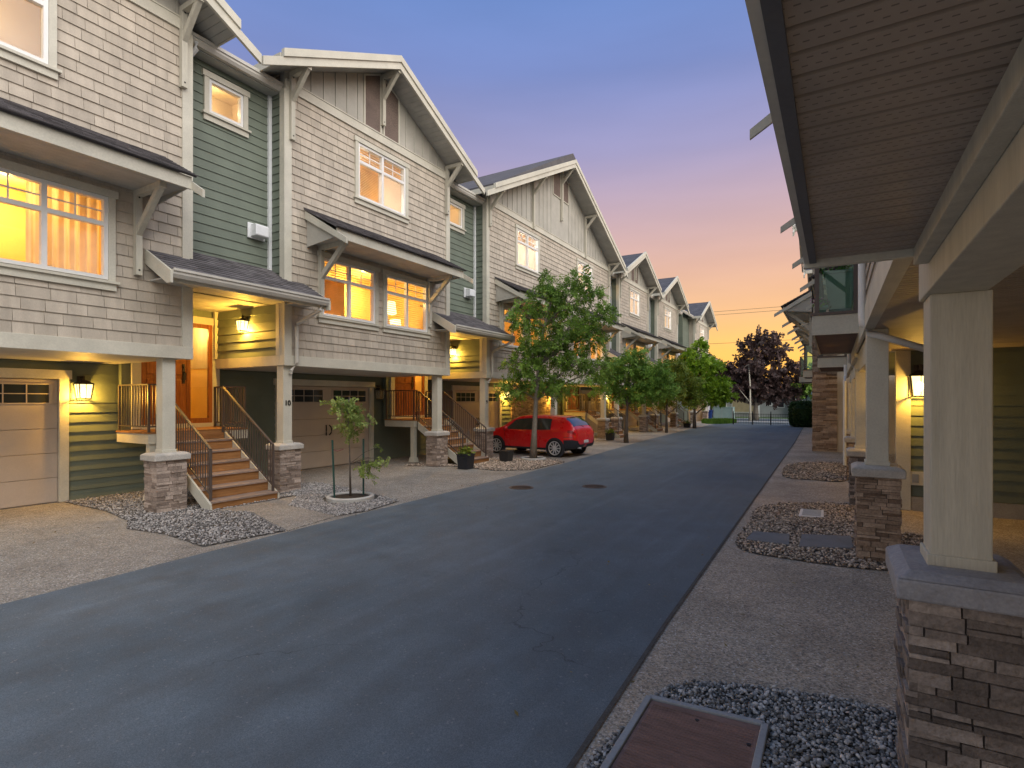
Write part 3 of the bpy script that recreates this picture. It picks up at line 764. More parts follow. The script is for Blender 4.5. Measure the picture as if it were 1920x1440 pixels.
def unit(H, a0, a1, spec):
    """one bay of the row: carport below, shingled front, gable; entry bay to its right"""
    zb = 2.53; zg = 7.62; e0 = a1; e1 = spec.get('e1', a1 + 1.72); holes = []
    wins = spec.get('windows', []); o = spec.get('lap_row', .155)
    for w in wins: holes.append((w[0], w[1], w[2], w[3]))
    core = H.mb(); wallgrid(core, facade(0), a0, a1, 2.36, zg - .2, holes); core.box(-6.5, -.12, a1 - .14, a1, 2.36, 7.6, .5); core.box(-6.5, -2.2, a0, a0 + .14, 2.36, 7.6, .5); core.box(-2.2, -.12, a0, a0 + .14, 2.53, 7.6, .5)
    H.put(core, 'wall_core', 'shingle_siding')
    sh = H.mb(); shingles(sh, facade(0.001), a0 + .10, a1 - .10, zb, zg - .17, .155, spec.get('wmin', .15), spec.get('wmax', .30), holes); H.put(sh, 'shingle_wall', 'shingle_siding')
    for aa, lo in ((a0, 3.9), (a1, 3.9)):
        t = H.mb(); x0, x1 = (aa - .028, aa + .13) if aa == a0 else (aa - .13, aa + .028)
        t.box(-.10, .040, x0, x1, 2.53, 7.46); H.put(t, 'corner_board', 'cream_trim')
    bb = H.mb(); bb.box(-.10, .046, a0 - .03, a1 + .03, 2.34, 2.53); H.put(bb, 'belt_beam', 'cream_trim', bevel=.006); bb = H.mb(); bb.box(-2.19, -.103, a0 - .03, a0 + .12, 2.34, 2.53); H.put(bb, 'porch_beam', 'cream_trim', bevel=.006)
    # carport
    n = 22; sf = H.mb()
    for k in range(n): sf.box(-2.4 + 2.3 * k / n, -2.4 + 2.3 * (k + 1) / n - .006, a0 + .12, a1 - .02, 2.345, 2.355)
    H.put(sf, 'carport_soffit', 'soffit_boards')
    gd = spec['garage']; gw = H.mb(); gh = [] if gd is None else [(gd[0] - .1, gd[1] + .1, -.1, 2.12)]
    wa0, wa1 = a0 - .0, e1
    if gd: laps(gw, facade(-2.4), wa0, wa1, 0, 2.345, .165, thick=.028, holes=gh + [(e0 + .2, e1, 1.05, 2.6)])
    H.put(gw, 'carport_wall', 'green_siding')
    gk = H.mb(); wallgrid(gk, facade(-2.4), wa0, wa1, 0, 2.36, gh + [(e0 + .2, e1, 1.05, 2.6)], .1); H.put(gk, 'carport_backing', 'green_siding')
    if gd: garage_door(H, gd[0], gd[1])
    if spec.get('stone_wall'):
        s0, s1 = spec['stone_wall']; st = H.mb(); stones(st, -2.5, -2.37, s0, s1, 0, 2.34, 'd', out=.03); H.put(st, 'stone_veneer', 'ledgestone_brown')
    for (pos, face, lit, pw, sz) in spec.get('lanterns', []): lantern(H, pos, face, lit, pw, sz)
    for (ac, num) in spec.get('columns', []): column(H, -.13, ac, 2.34, num)
    for w in wins: window(H, *w[:4], **w[4])
    for r in spec.get('rooms', []): room(H, *r[:6], **(r[6] if len(r) > 6 else {}))
    for aw in spec.get('awnings', []): awning(H, *aw)
    gable(H, a0, a1, zg, spec['vents'], brackets=spec['brackets'], **spec.get('gable', {}))
    if spec.get('entry', True): entry(H, e0, e1, spec)

def entry(H, e0, e1, spec):
    # recessed green wall above the porch
    wz0, wz1 = 6.58, 7.16; wa0, wa1 = e0 + .52, e0 + 1.14; hole = [(wa0, wa1, wz0, wz1)]
    k = H.mb(); wallgrid(k, facade(-.40), e0, e1, 3.5, 7.55, hole, .1); H.put(k, 'recess_core', 'green_siding')
    g = H.mb(); laps(g, facade(-.40), e0, e1, 4.05, 7.5, .155, hole); H.put(g, 'recess_wall', 'green_siding')
    window(H, wa0, wa1, wz0, wz1, halves=1, upper=0, fac=-.40)
    room(H, e0 + .2, e1 - .2, 6.2, 7.4, .9, spec.get('small_power', 17), 'interior_pale', (1, .66, .28), fac=-.40)
    # side return of the next bay: upper strip and the porch side wall
    s = H.mb(); laps(s, sidewall(e1), -.40, -.03, 3.6, 7.45, .155); H.put(s, 'return_wall', 'green_siding')
    p = H.mb(); laps(p, sidewall(e1 - .002), -2.2, -.10, 2.53, 3.5, .16, thick=.028); H.put(p, 'porch_side_wall', 'green_siding')
    c = H.mb(); c.box(-2.17, -2.09, e1 - .075, e1 - .004, 2.54, 3.5); H.put(c, 'porch_corner_trim', 'cream_trim')
    c = H.mb(); c.box(-.20, -.102, e1 - .036, e1 - .004, 2.532, 3.5); H.put(c, 'porch_edge_trim', 'cream_trim')
    d = H.mb(); d.box(-.40 + .0, -.34, e1 - .075, e1 - .015, 4.1, 7.45); H.put(d, 'corner_trim', 'white_metal')
    # porch back wall and ceiling
    w = H.mb(); wallgrid(w, facade(-2.2), e0 - .0, e1, 1.0, 3.6, [(e0 + .28, e0 + 1.64, 1.2, 3.24)], .1); H.put(w, 'porch_back_wall', 'green_siding')
    u = H.mb()
    for q in range(24): u.box(-2.2 + 2.78 * q / 24, -2.2 + 2.78 * (q + 1) / 24 - .006, e0, e1, 3.50, 3.51)
    H.put(u, 'porch_ceiling', 'soffit_boards')
    # porch roof
    r0, r1 = e0 - .62, e1 + .42; A = (-.41, 4.16); B = (.70, 3.54); L = math.hypot(B[0] - A[0], B[1] - A[1]); ux, uz = (B[0] - A[0]) / L, (B[1] - A[1]) / L
    P = lambda pp, q, o: (B[0] - q * ux - uz * o, pp, B[1] - q * uz + ux * o)
    m = H.mb(); m._prism([P(r0, 0, -.05), P(r0, L, -.05), P(r0, L, 0), P(r0, 0, 0)], [P(r1, 0, -.05), P(r1, L, -.05), P(r1, L, 0), P(r1, 0, 0)]); PR = H.put(m, 'porch_roof', 'roof_tab')
    t = H.mb(); hl = [(r0 - 1, e0 - .02, .80 * L if False else (B[0] / (B[0] - A[0])) * L, L + 1), (e1 + .02, r1 + 1, (B[0] / (B[0] - A[0])) * L, L + 1)]
    shingles(t, P, r0, r1, 0, L, .105, .12, .26, hl, thick=.014, gap=.003); H.put(t, 'porch_shingles', 'roof_tab', PR)
    f = H.mb(); f.box(.585, .62, r0 + .02, r1 - .02, 3.40, 3.52); H.put(f, 'fascia', 'cream_trim', PR)
    for q0, q1 in ((r0 + .03, e0), (e1, r1 - .03)):
        sf = H.mb(); sf.box(.02, .585, q0, q1, 3.46, 3.48); H.put(sf, 'soffit', 'soffit_boards', PR)
    for aa, s in ((r0, -1), (r1, 1)):
        b = H.mb(); x0, x1 = (aa - .035, aa) if s < 0 else (aa, aa + .035)
        b.prism_a([(.0, 3.93), (.72, 3.53), (.72, 3.36), (.62, 3.36), (.0, 3.72)], x0, x1); H.put(b, 'barge_board', 'cream_trim', PR)
    gutter(H, .62, r0 + .0, r1, 3.44, PR)
    dn = H.mb(); dn.tube([(.66, r1 - .12, 3.46), (.64, r1 - .12, 3.36), (.12, e1 + .20, 3.13), (.095, e1 + .20, 3.06), (.095, e1 + .20, 2.40), (.02, e1 + .14, 2.26), (-.005, e1 + .14, 2.20)], .034, 8); H.put(dn, 'downspout', 'gutter_paint')
    # high gutter and roof between the gables
    gutter(H, -.16, e0 - .02, e1 + .03, 7.42, h=.15)
    hr = H.mb(); hr.prism_a([(-.16, 7.42), (-.16, 7.52), (-3.6, 9.2), (-3.6, 9.1)], e0 - .3, e1 + .3); H.put(hr, 'valley_roof', 'roof_shingle')
    hs = H.mb(); hs.box(-.40, -.16, e0, e1, 7.40, 7.415); H.put(hs, 'soffit', 'soffit_boards')
    he = H.mb(); he.tube([(-.08, e0 + .14, 7.45), (-.06, e0 + .14, 7.34), (-.30, e0 + .05, 7.12), (-.36, e0 + .05, 7.0)], .04, 8); H.put(he, 'downspout_elbow', 'white_metal')
    # fan vent box
    v = H.mb(); v.box(-.385, -.35, e0 + 1.22, e0 + 1.56, 4.64, 4.92); v.prism_a([(-.35, 4.67), (-.35, 4.90), (-.21, 4.88), (-.19, 4.86), (-.19, 4.69), (-.21, 4.67)], e0 + 1.27, e0 + 1.53); H.put(v, 'vent_box', 'white_metal', bevel=.012)
    if spec.get('stairs', True): stairs(H, e0)
    front_door(H, e0, spec.get('door_power', 30))
    lp = spec.get('porch_lamp', 30)
    if lp: lantern(H, (-1.12, e1 + .005, 3.16), 'a', True, lp, .9)
em('door_glow', (1.0, .62, .16), 1.6)

# ------------------------------------------------------------------ ground, lane, driveways
def poly_sheet(name, pts, z, mat, k='structure', label=None):
    m = MB(); m.face([(x, y, z) for x, y in pts], .5); o = m.build(name, mat); kind(o, k)
    if label: o['label'] = label
    return o
poly_sheet('ground', [(-1500, -1500), (1500, -1500), (1500, 1500), (-1500, 1500)], -.03, 'concrete')
def wob(pts, step=.25, amp=.012):
    out = []
    for (x0, y0), (x1, y1) in zip(pts, pts[1:]):
        n = max(1, int(math.hypot(x1 - x0, y1 - y0) / step))
        for k in range(n): out.append((x0 + (x1 - x0) * k / n + R.uniform(-amp, amp), y0 + (y1 - y0) * k / n))
    return out + [pts[-1]]
LEFT = [(-5.9, -8), (-5.98, 2), (-6.09, 4.6), (-6.12, 6.7), (-6.26, 13.3), (-6.85, 21.7), (-7.33, 33.6), (-7.4, 46.5)]
RIGHT = [(-.95, -8), (-1.05, 2.2), (-1.11, 4.2), (-1.23, 12.7), (-1.39, 24.3), (-1.72, 39.2), (-1.9, 46.5)]
poly_sheet('driveway', [(-12, -8), (-5.7, -8), (-5.7, 10), (-6.5, 24), (-7.2, 46.3), (-12, 46.3)], -.008, 'aggregate')
poly_sheet('pavement', [(-1.35, -8), (6, -8), (6, 46.3), (-1.9, 46.3)], -.008, 'aggregate_warm')
poly_sheet('lane', wob(LEFT) + wob(RIGHT)[::-1], -.003, 'asphalt')
poly_sheet('joint', [(x - .016, y) for x, y in RIGHT] + [(x + .014, y) for x, y in RIGHT[::-1]], .0005, 'gravel_bed')
poly_sheet('street', [(-60, 47.4), (50, 47.4), (50, 53), (-60, 53)], -.012, 'asphalt')
poly_sheet('sidewalk', [(-60, 46.3), (50, 46.3), (50, 47.4), (-60, 47.4)], .0, 'pavement')
poly_sheet('far_sidewalk', [(-60, 53), (50, 53), (50, 54.4), (-60, 54.4)], .0, 'pavement')
poly_sheet('far_lawn', [(-60, 54.4), (50, 54.4), (50, 90), (-60, 90)], .0, 'grass_ground')

def in_poly(x, y, P):
    r = np.zeros(x.shape, bool); j = len(P) - 1
    for i in range(len(P)):
        xi, yi = P[i]; xj, yj = P[j]
        c = ((yi > y) != (yj > y)) & (x < (xj - xi) * (y - yi) / (yj - yi + 1e-12) + xi); r ^= c; j = i
    return r
t5 = (1 + 5 ** .5) / 2
ICO_V = np.array([(-1, t5, 0), (1, t5, 0), (-1, -t5, 0), (1, -t5, 0), (0, -1, t5), (0, 1, t5), (0, -1, -t5), (0, 1, -t5), (t5, 0, -1), (t5, 0, 1), (-t5, 0, -1), (-t5, 0, 1)]) / math.hypot(1, t5)
ICO_F = np.array([(0, 11, 5), (0, 5, 1), (0, 1, 7), (0, 7, 10), (0, 10, 11), (1, 5, 9), (5, 11, 4), (11, 10, 2), (10, 7, 6), (7, 1, 8), (3, 9, 4), (3, 4, 2), (3, 2, 6), (3, 6, 8), (3, 8, 9), (4, 9, 5), (2, 4, 11), (6, 2, 10), (8, 6, 7), (9, 8, 1)])
def subdiv(V, F):
    V = [tuple(v) for v in V]; c = {}; F2 = []
    def mid(a, b):
        k = (min(a, b), max(a, b))
        if k not in c:
            p = (np.array(V[a]) + np.array(V[b])) / 2; p /= np.linalg.norm(p); V.append(tuple(p)); c[k] = len(V) - 1
        return c[k]
    for a, b, d in F:
        x, y, z = mid(a, b), mid(b, d), mid(d, a); F2 += [(a, x, z), (b, y, x), (d, z, y), (x, y, z)]
    return np.array(V), np.array(F2)
ICO2_V, ICO2_F = subdiv(ICO_V, ICO_F)
def gravel(name, poly, n, r0, r1, mat, seed, label, holes=(), fine=False, layers=2):
    """pebbles lying on a bed, metres; poly in layout units"""
    g = np.random.default_rng(seed); P = [(x * K, y * K) for x, y in poly]
    xs = [p[0] for p in P]; ys = [p[1] for p in P]
    x = g.uniform(min(xs), max(xs), n * 4); y = g.uniform(min(ys), max(ys), n * 4); ok = in_poly(x, y, P)
    for h in holes:
        if len(h) == 3: ok &= (x - h[0] * K) ** 2 + (y - h[1] * K) ** 2 > (h[2] * K) ** 2
        else: ok &= ~in_poly(x, y, [(a * K, b * K) for a, b in h])
    x = x[ok][:n]; y = y[ok][:n]; m = len(x)
    V0, F0 = (ICO2_V, ICO2_F) if fine else (ICO_V, ICO_F)
    r = g.uniform(r0, r1, m) * g.choice([1, 1, 1, 1.35], m)
    sc3 = np.stack([r * g.uniform(.75, 1.3, m), r * g.uniform(.7, 1.1, m), r * g.uniform(.5, .8, m)], 1)
    a = g.uniform(0, 2 * math.pi, m); ca, sa = np.cos(a), np.sin(a); tl = g.uniform(-.5, .5, m)
    V = V0[None] * (1 + g.uniform(-.16, .16, (m, len(V0), 1))) * sc3[:, None]
    z = V[..., 2] + V[..., 0] * tl[:, None]
    X = V[..., 0] * ca[:, None] - V[..., 1] * sa[:, None] + x[:, None]; Y = V[..., 0] * sa[:, None] + V[..., 1] * ca[:, None] + y[:, None]
    lay = g.integers(0, layers, m)
    Z = z + (sc3[:, 2] * .55 + lay * r * .55)[:, None]
    VV = np.stack([X, Y, Z], -1).reshape(-1, 3); FF = (F0[None] + (np.arange(m) * len(V0))[:, None, None]).reshape(-1, 3)
    o = npmesh(name, VV, FF, mat, None, np.repeat(g.random(m), len(F0)))
    o['kind'] = 'stuff'; o['label'] = label
    return o
def bed(poly, z=-.002): poly_sheet('gravel_base', poly, z, 'gravel_bed')
def curve(pts, n=6):
    """closed Catmull-Rom through pts"""
    out = []; m = len(pts)
    for i in range(m):
        p0, p1, p2, p3 = [np.array(pts[(i + k - 1) % m]) for k in range(4)]
        for q in range(n):
            t = q / n; out.append(tuple(.5 * (2 * p1 + (p2 - p0) * t + (2 * p0 - 5 * p1 + 4 * p2 - p3) * t * t + (3 * p1 - p0 - 3 * p2 + p3) * t ** 3)))
    return out
gA = [(-11.1, 3.95), (-9.6, 3.95), (-8.6, 3.80), (-8.05, 3.56), (-7.28, 3.66), (-6.30, 3.57), (-6.14, 4.55), (-7.62, 5.04), (-8.2, 4.82), (-8.26, 6.4), (-11.1, 6.45)]
bed(gA); gravel('gravel', gA, 12500, .010, .0175, 'gravel_grey', 1, 'grey gravel bed around the stone pier left of the nearest steps')
gB = [(-9.6, 6.9), (-9.1, 7.56), (-7.31, 7.2), (-6.30, 6.86), (-6.16, 6.05), (-6.28, 5.5), (-7.56, 5.66), (-8.17, 6.3)]
bed(gB); gravel('gravel', gB, 9500, .010, .0175, 'gravel_grey', 2, 'grey gravel bed around the staked sapling', holes=[(-7.17, 6.6, .46)])
gC = [(-9.6, 10.6), (-8.3, 11.2), (-7.0, 11.0), (-6.35, 11.6), (-6.35, 13.5), (-7.1, 14.0), (-8.3, 13.6), (-9.6, 13.3)]
bed(gC); gravel('gravel', gC, 8500, .012, .022, 'gravel_brown', 3, 'brownish gravel bed below the second flight of steps', holes=[(-7.4, 13.6, .38), [(-9.8, 11.4), (-8.2, 11.4), (-8.2, 12.8), (-9.8, 12.8)]])
pathp = [(-8.2, 4.85), (-7.62, 5.05), (-6.12, 4.57), (-6.28, 5.5), (-8.17, 6.3)]
m = MB(); m.prism_z(pathp, -.03, .004); kind(m.build('path', 'aggregate'), 'structure')
rN = curve([(-.96, 2.2), (-.90, 2.9), (-.84, 3.22), (-.62, 3.42), (-.15, 3.56), (.30, 3.60), (.50, 3.4), (.50, 2.2), (-.2, 2.0)])
bed(rN); gravel('gravel', rN, 8200, .0065, .0125, 'gravel_blue', 4, 'blue grey pebbles beside the rust red cover at the near stone pier', fine=True, layers=3, holes=[[(-.92, 3.04), (-.30, 3.09), (-.30, 2.0), (-.92, 2.0)], [(.27, 2.78), (.7, 2.78), (.7, 3.26), (.27, 3.26)]])
rM = curve([(-.98, 6.75), (-1.03, 8.2), (-1.03, 9.4), (-.55, 10.1), (.3, 10.3), (.5, 8.6), (.95, 8.4), (.95, 6.9), (.4, 6.55), (-.35, 6.5)])
gp = [[(-.93, 7.08), (-.90, 7.55), (-.49, 7.62), (-.46, 7.06)], [(-.36, 7.03), (-.36, 7.70), (.17, 7.9), (.18, 7.28)], [(-.46, 8.9), (-.46, 9.5), (-.15, 9.56), (-.14, 8.96)], [(.2, 6.87), (.56, 6.87), (.56, 7.33), (.2, 7.33)]]
bed(rM); gravel('gravel', rM, 11000, .010, .018, 'gravel_brown', 5, 'brown gravel bed with pavers around the second stone pier on the right', holes=gp)
rF = curve([(-1.0, 13.5), (-1.05, 16.0), (-.5, 16.9), (.2, 17.0), (.2, 13.5), (-.4, 13.2)])
bed(rF); gravel('gravel', rF, 4500, .013, .022, 'gravel_brown', 6, 'farther brown gravel bed along the right pavement')
for i, q in enumerate(gp[:2]):
    m = MB(); m.prism_z(q, -.02, .022); tag(m.build('paver', 'paver', bevel=.006), ['square grey paver nearer the lane in the right gravel bed', 'long grey paver against the second right stone pier'][i], 'paver', 'pavers in the right gravel bed')
t = thing('drain_cover', 'small white grated cover lying in the right gravel bed', 'cover', (-.3, 9.2, 0))
m = MB(); m.prism_z(gp[2], -.02, .02); m.build('cover_plate', 'white_metal', t, bevel=.004)
m = MB()
for k in range(9): m.bar((-.42, 8.98 + k * .062, .0215), (-.18, 9.02 + k * .062, .0215), .012, .006)
m.build('slots', 'plate_frame', t)
# rust-red utility cover in its grey frame
t = thing('utility_cover', 'rust red steel utility cover in a grey frame at the bottom edge', 'cover', (-.6, 2.5, 0))
c0 = [(-.90, 3.02), (-.31, 3.07), (-.31, 2.0), (-.90, 2.0)]
m = MB()
for p, q in zip(c0, c0[1:] + c0[:1]): m.bar((p[0], p[1], .012), (q[0], q[1], .012), .036, .05)
m.build('cover_frame', 'plate_frame', t, bevel=.006)
m = MB(); m.prism_z([(-.88, 3.0), (-.328, 3.048), (-.328, 2.0), (-.88, 2.0)], -.02, .026); PL = m.build('cover_plate', 'rusty_plate', t, bevel=.004)
m = MB()
for q in range(46): m.bar((-.86, 2.0 + q * .0213, .0275), (-.345, 2.003 + q * .0216, .0275), .006, .003)
m.build('tread_ribs', 'rusty_plate', PL)
for x, y, r in ((-.62, 2.93, .012), (-.36, 2.85, .012)):
    m = MB(); m.lathe((x, y, .026), [(r, 0), (r, .003)], 10); m.build('lift_hole', 'black_metal', PL)
for i, (x, y, r) in enumerate(((-5.24, 9.15, .24), (-4.07, 10.0, .24))):
    t = thing('manhole_cover', ['rusty round manhole cover in the lane nearer the driveway edge', 'dark round manhole cover nearer the middle of the lane'][i], 'manhole cover', (x, y, 0), 'manhole covers in the lane')
    m = MB(); m.lathe((x, y, 0), [(r, -.02), (r, .003), (r - .025, .004), (r - .03, .001)], 28); m.build('ring', 'iron_cover', t)
    m = MB(); m.lathe((x, y, 0), [(r - .034, -.02), (r - .034, .004)], 28)
    for k in range(-4, 5):
        w = math.sqrt(max(.0, (r - .05) ** 2 - (k * .04) ** 2)); m.box(x - w, x + w, y + k * .04 - .008, y + k * .04 + .008, .004, .008)
    m.build('lid', 'iron_cover', t)

# ------------------------------------------------------------------ left row of townhouses
FX = -8.75
LM = lambda d, a, z: (FX + d, a, z)
TH = 'townhouses of the left row'
slats = lambda p0, p1, q0, q1, st=.042, ti=.006: (p0, p1, q0, q1, st, ti)

H0 = House('townhouse', 'nearest beige and green townhouse at the left edge, left of the wide orange steps', (FX, 2.2, 0), LM, TH)
unit(H0, -.25, 4.75, dict(wmin=.20, wmax=.36, e1=6.46,
    windows=[(2.20, 3.62, 3.38, 4.53, dict(curtain=[(2.78, 3.6)])), (.5, 1.9, 3.38, 4.53, {}), (1.5, 2.95, 6.02, 7.17, {})],
    rooms=[(.4, 4.2, 3.0, 4.75, 1.5, 100, dict(at=(.62, .5, .8))), (1.0, 3.5, 5.8, 7.3, 1.0, 16, dict(mat='interior_pale'))],
    awnings=[(.05, 4.30, 4.70)], garage=(1.0, 3.90), lanterns=[((-2.385, 4.20, 1.88), 'd', True, 170, 1.15)],
    columns=[(4.46, None)], vents=[(1.7, 2.8, 7.66)], brackets=[(.0, 1.25), (2.25, 1.1), (4.62, 1.25)], door_power=44, porch_lamp=280))
H1 = House('townhouse', 'beige shingled townhouse number 10 with two bright blind-hung windows, behind the staked sapling', (FX, 9, 0), LM, TH)
unit(H1, 6.46, 11.40, dict(e1=13.20,
    windows=[(7.30, 8.74, 3.38, 4.53, dict(blind=[slats(7.36, 7.98, 3.46, 4.15, .034, .028), slats(7.36, 8.68, 4.2, 4.5, .05, .01), slats(8.05, 8.68, 3.46, 4.15, .05, .004)])),
             (9.07, 10.52, 3.38, 4.53, dict(blind=[slats(9.12, 10.46, 3.46, 4.5, .05, .004)])),
             (8.24, 9.72, 6.03, 7.19, dict(blind=[slats(8.32, 9.68, 6.82, 7.16, .05, .01), slats(8.3, 8.95, 6.1, 6.8, .036, .012)]))],
    rooms=[(7.1, 10.8, 3.0, 4.75, 1.6, 150, dict(at=(.6, .6, .72))), (7.9, 10.1, 5.8, 7.35, 1.2, 150, dict(mat='interior_pale', col=(1, .84, .66), at=(.3, .55, .6)))],
    awnings=[(6.93, 10.88, 4.70)], garage=(8.10, 10.93), lanterns=[((-2.385, 11.20, 1.88), 'd', False, 0, 1.15)],
    columns=[(6.56, '10'), (11.10, None)], vents=[(8.43, 9.50, 7.66)], brackets=[(6.58, 1.25), (8.95, 1.12), (11.28, 1.25)], door_power=50, porch_lamp=260))
H2 = House('townhouse', 'widest townhouse with the big double gable, behind the red car and the leafy tree', (FX, 18, 0), LM, TH)
unit(H2, 13.20, 23.20, dict(e1=24.45,
    windows=[(14.0, 15.4, 3.38, 4.53, {}), (15.8, 17.2, 3.38, 4.53, {}), (19.2, 20.6, 3.38, 4.53, {}), (21.0, 22.4, 3.38, 4.53, {}),
             (14.95, 16.4, 6.03, 7.19, dict(blind=[slats(15.0, 16.3, 6.82, 7.15, .05, .01)])), (19.7, 21.15, 6.03, 7.19, {})],
    rooms=[(13.6, 17.6, 3.0, 4.75, 1.5, 120, dict(at=(.4, .5, .8))), (18.8, 22.8, 3.0, 4.75, 1.5, 110, {}), (14.6, 16.8, 5.8, 7.35, 1.1, 85, dict(mat='interior_pale', col=(1, .88, .76))), (19.3, 21.5, 5.8, 7.35, 1.1, 70, dict(mat='interior_pale', col=(1, .88, .76)))],
    awnings=[(13.70, 17.60, 4.70), (18.80, 22.75, 4.70)], garage=(14.85, 17.70), lanterns=[((-2.385, 18.15, 1.95), 'd', True, 260, 1.15), ((-2.30, 21.9, 1.9), 'd', True, 220, 1.15)],
    stone_wall=(18.6, 22.2), columns=[(13.30, '9'), (17.9, None), (22.85, None)], vents=[(17.55, 18.85, 9.15)],
    brackets=[(13.32, 1.0), (16.0, 1.7), (18.2, 1.9), (20.4, 1.7), (23.08, 1.0)], gable=dict(raise_=.30, ov=.612), door_power=60, porch_lamp=280, small_power=16))
H3 = House('townhouse', 'slim beige townhouse right after the double gable, partly behind street trees', (FX, 26.7, 0), LM, TH)
def small_spec(a0, a1, e1, **k):
    c = (a0 + a1) / 2
    s = dict(e1=e1, windows=[(c - 1.6, c - .2, 3.38, 4.53, {}), (c + .2, c + 1.6, 3.38, 4.53, {}), (c - .72, c + .72, 6.03, 7.19, {})],
        rooms=[(c - 1.8, c + 1.8, 3.0, 4.75, 1.4, 120, {}), (c - 1.1, c + 1.1, 5.8, 7.35, 1.1, 55, dict(mat='interior_pale', col=(1, .88, .76)))],
        awnings=[(a0 + .4, a1 - .45, 4.70)], garage=(c - 1.1, c + 1.7), lanterns=[((-2.385, c + 2.05, 1.88), 'd', True, 200, 1.1)],
        columns=[(a0 + .1, None), (a1 - .3, None)], vents=[(c - .55, c + .55, 7.66)], brackets=[(a0 + .12, 1.25), (c, 1.12), (a1 - .12, 1.25)], door_power=80, porch_lamp=300)
    s.update(k); return s
unit(H3, 24.45, 29.10, small_spec(24.45, 29.10, 30.75))
H4 = House('townhouse', 'beige townhouse with a steep gable, second from the far end of the left row', (FX, 33, 0), LM, TH)
unit(H4, 30.75, 35.45, small_spec(30.75, 35.45, 37.1, gable=dict(ov=.612)))
H5 = House('townhouse', 'last townhouse of the left row with a brick pier beside the grass', (FX, 43, 0), LM, TH)
m = H5.mb(); laps(m, facade(-.4), 37.1, 40.5, 3.6, 7.7, .155); m.box(-.55, -.41, 37.1, 40.5, 0, 7.8, .5); H5.put(m, 'recess_wall', 'green_siding')
gutter(H5, -.1, 37.0, 40.6, 7.6, h=.15)
m = H5.mb(); m.prism_a([(-.1, 7.62), (-.1, 7.74), (-3.9, 9.5), (-3.9, 9.38)], 36.8, 41); H5.put(m, 'valley_roof', 'roof_shingle')
unit(H5, 40.5, 45.3, small_spec(40.5, 45.3, 46.5, entry=False, columns=[(40.7, None), (45.0, None)]))
m = H5.mb(); m.box(-6, -.02, 45.25, 45.32, 0, 7.7); H5.put(m, 'end_wall', 'shingle_siding')
# hung on the end of the last house: two small lights
for z in (5.2,): lantern(H5, (-.05, 45.3, z), 'd', False, 0, 1.6)

# lamps standing in the rooms of number 10
def floor_lamp(a, d, z, s, label):
    p = LM(d, a, z); t = thing('table_lamp', label, 'lamp', p)
    m = MB(); m.lathe(p, [(.09 * s, -.62), (.09 * s, -.6), (.02 * s, -.58), (.055 * s, -.35), (.05 * s, -.2), (.015 * s, -.1), (.015 * s, .05)], 14); m.build('lamp_base', 'interior_pale', t, smooth=True)
    m = MB(); m.lathe(p, [(.20 * s, 0), (.17 * s, .26 * s)], 20); m.build('lamp_shade', 'shade_glow', t, smooth=False)
t = thing('ceiling_lamp', 'round glowing lamp in the upper window of number 10', 'lamp', (-9.4, 8.62, 6.85))
m = MB(); m.lathe((-9.4, 8.62, 6.78), [(.01, -.09), (.065, -.065), (.09, 0), (.065, .065), (.02, .09)], 16); m.build('globe', 'ceiling_glow', t, smooth=True)
m = MB(); m.tube([(-9.4, 8.62, 6.86), (-9.4, 8.62, 7.34)], .012, 6); m.build('stem', 'bronze_metal', t)
floor_lamp(9.80, -.62, 3.80, 1.1, 'large glowing drum lamp in the right lit window of number 10')
floor_lamp(10.42, -.95, 3.55, .8, 'smaller glowing lamp beside the drum lamp in the right lit window')
floor_lamp(8.25, -.9, 3.66, .7, 'small glowing lamp in the left lit window of number 10')

# ------------------------------------------------------------------ right row
RM = lambda d, a, z: (.30 - d, a, z)
RG = 'townhouses of the right row'
RA = House('townhouse', 'nearest right townhouse with the dark vinyl soffit overhead, near stone pier and lit lantern', (.3, 3, 0), RM, RG)
m = RA.mb(); a = -1.6
while a < 2.79:
    b = min(a + .08, 2.80); m.box(.0, .385, a, b - .014, 2.330, 2.352, .5); m.box(.0, .385, b - .014, b, 2.349, 2.355, .5); a += .08
RA.put(m, 'soffit', 'soffit_vinyl')
m = RA.mb(); m.prism_a([(.398, 2.318), (.420, 2.318), (.428, 2.36), (.428, 2.42), (.398, 2.42)], -1.6, 2.83); RA.put(m, 'gutter', 'gutter_paint')
m = RA.mb(); m.box(.372, .400, -1.6, 2.80, 2.316, 2.35); RA.put(m, 'edge_strip', 'dark_strip')
m = RA.mb(); m.box(-.02, .425, 2.80, 2.835, 2.30, 2.45); RA.put(m, 'end_fascia', 'cream_trim')
m = RA.mb(); m.prism_a([(.424, 2.425), (.424, 2.45), (-.02, 2.76), (-.02, 2.425)], -1.6, 2.84); RA.put(m, 'porch_roof', 'roof_shingle')
m = RA.mb(); m.box(-.03, .020, -1.6, 2.80, 2.262, 2.332); RA.put(m, 'frieze_board', 'cream_wood', bevel=.004)
m = RA.mb(); m.box(-.24, -.03, -1.6, 3.10, 2.15, 2.50); RA.put(m, 'header_beam', 'cream_wood', bevel=.005)
m = RA.mb(); laps(m, facade(0), 2.84, 7.5, 2.71, 7.5, .155); m.box(-.12, -.005, -1.6, 7.5, 2.76, 7.5, .5); RA.put(m, 'siding_wall', 'shingle_siding')
m = RA.mb(); m.box(-.06, .03, 2.84, 10.6, 2.46, 2.71); RA.put(m, 'belt_beam', 'cream_trim')
m = RA.mb(); m.box(-.18, -.02, 7.21, 10.35, 2.15, 2.455); RA.put(m, 'header_beam', 'cream_trim')
m = RA.mb(); a = 2.8267
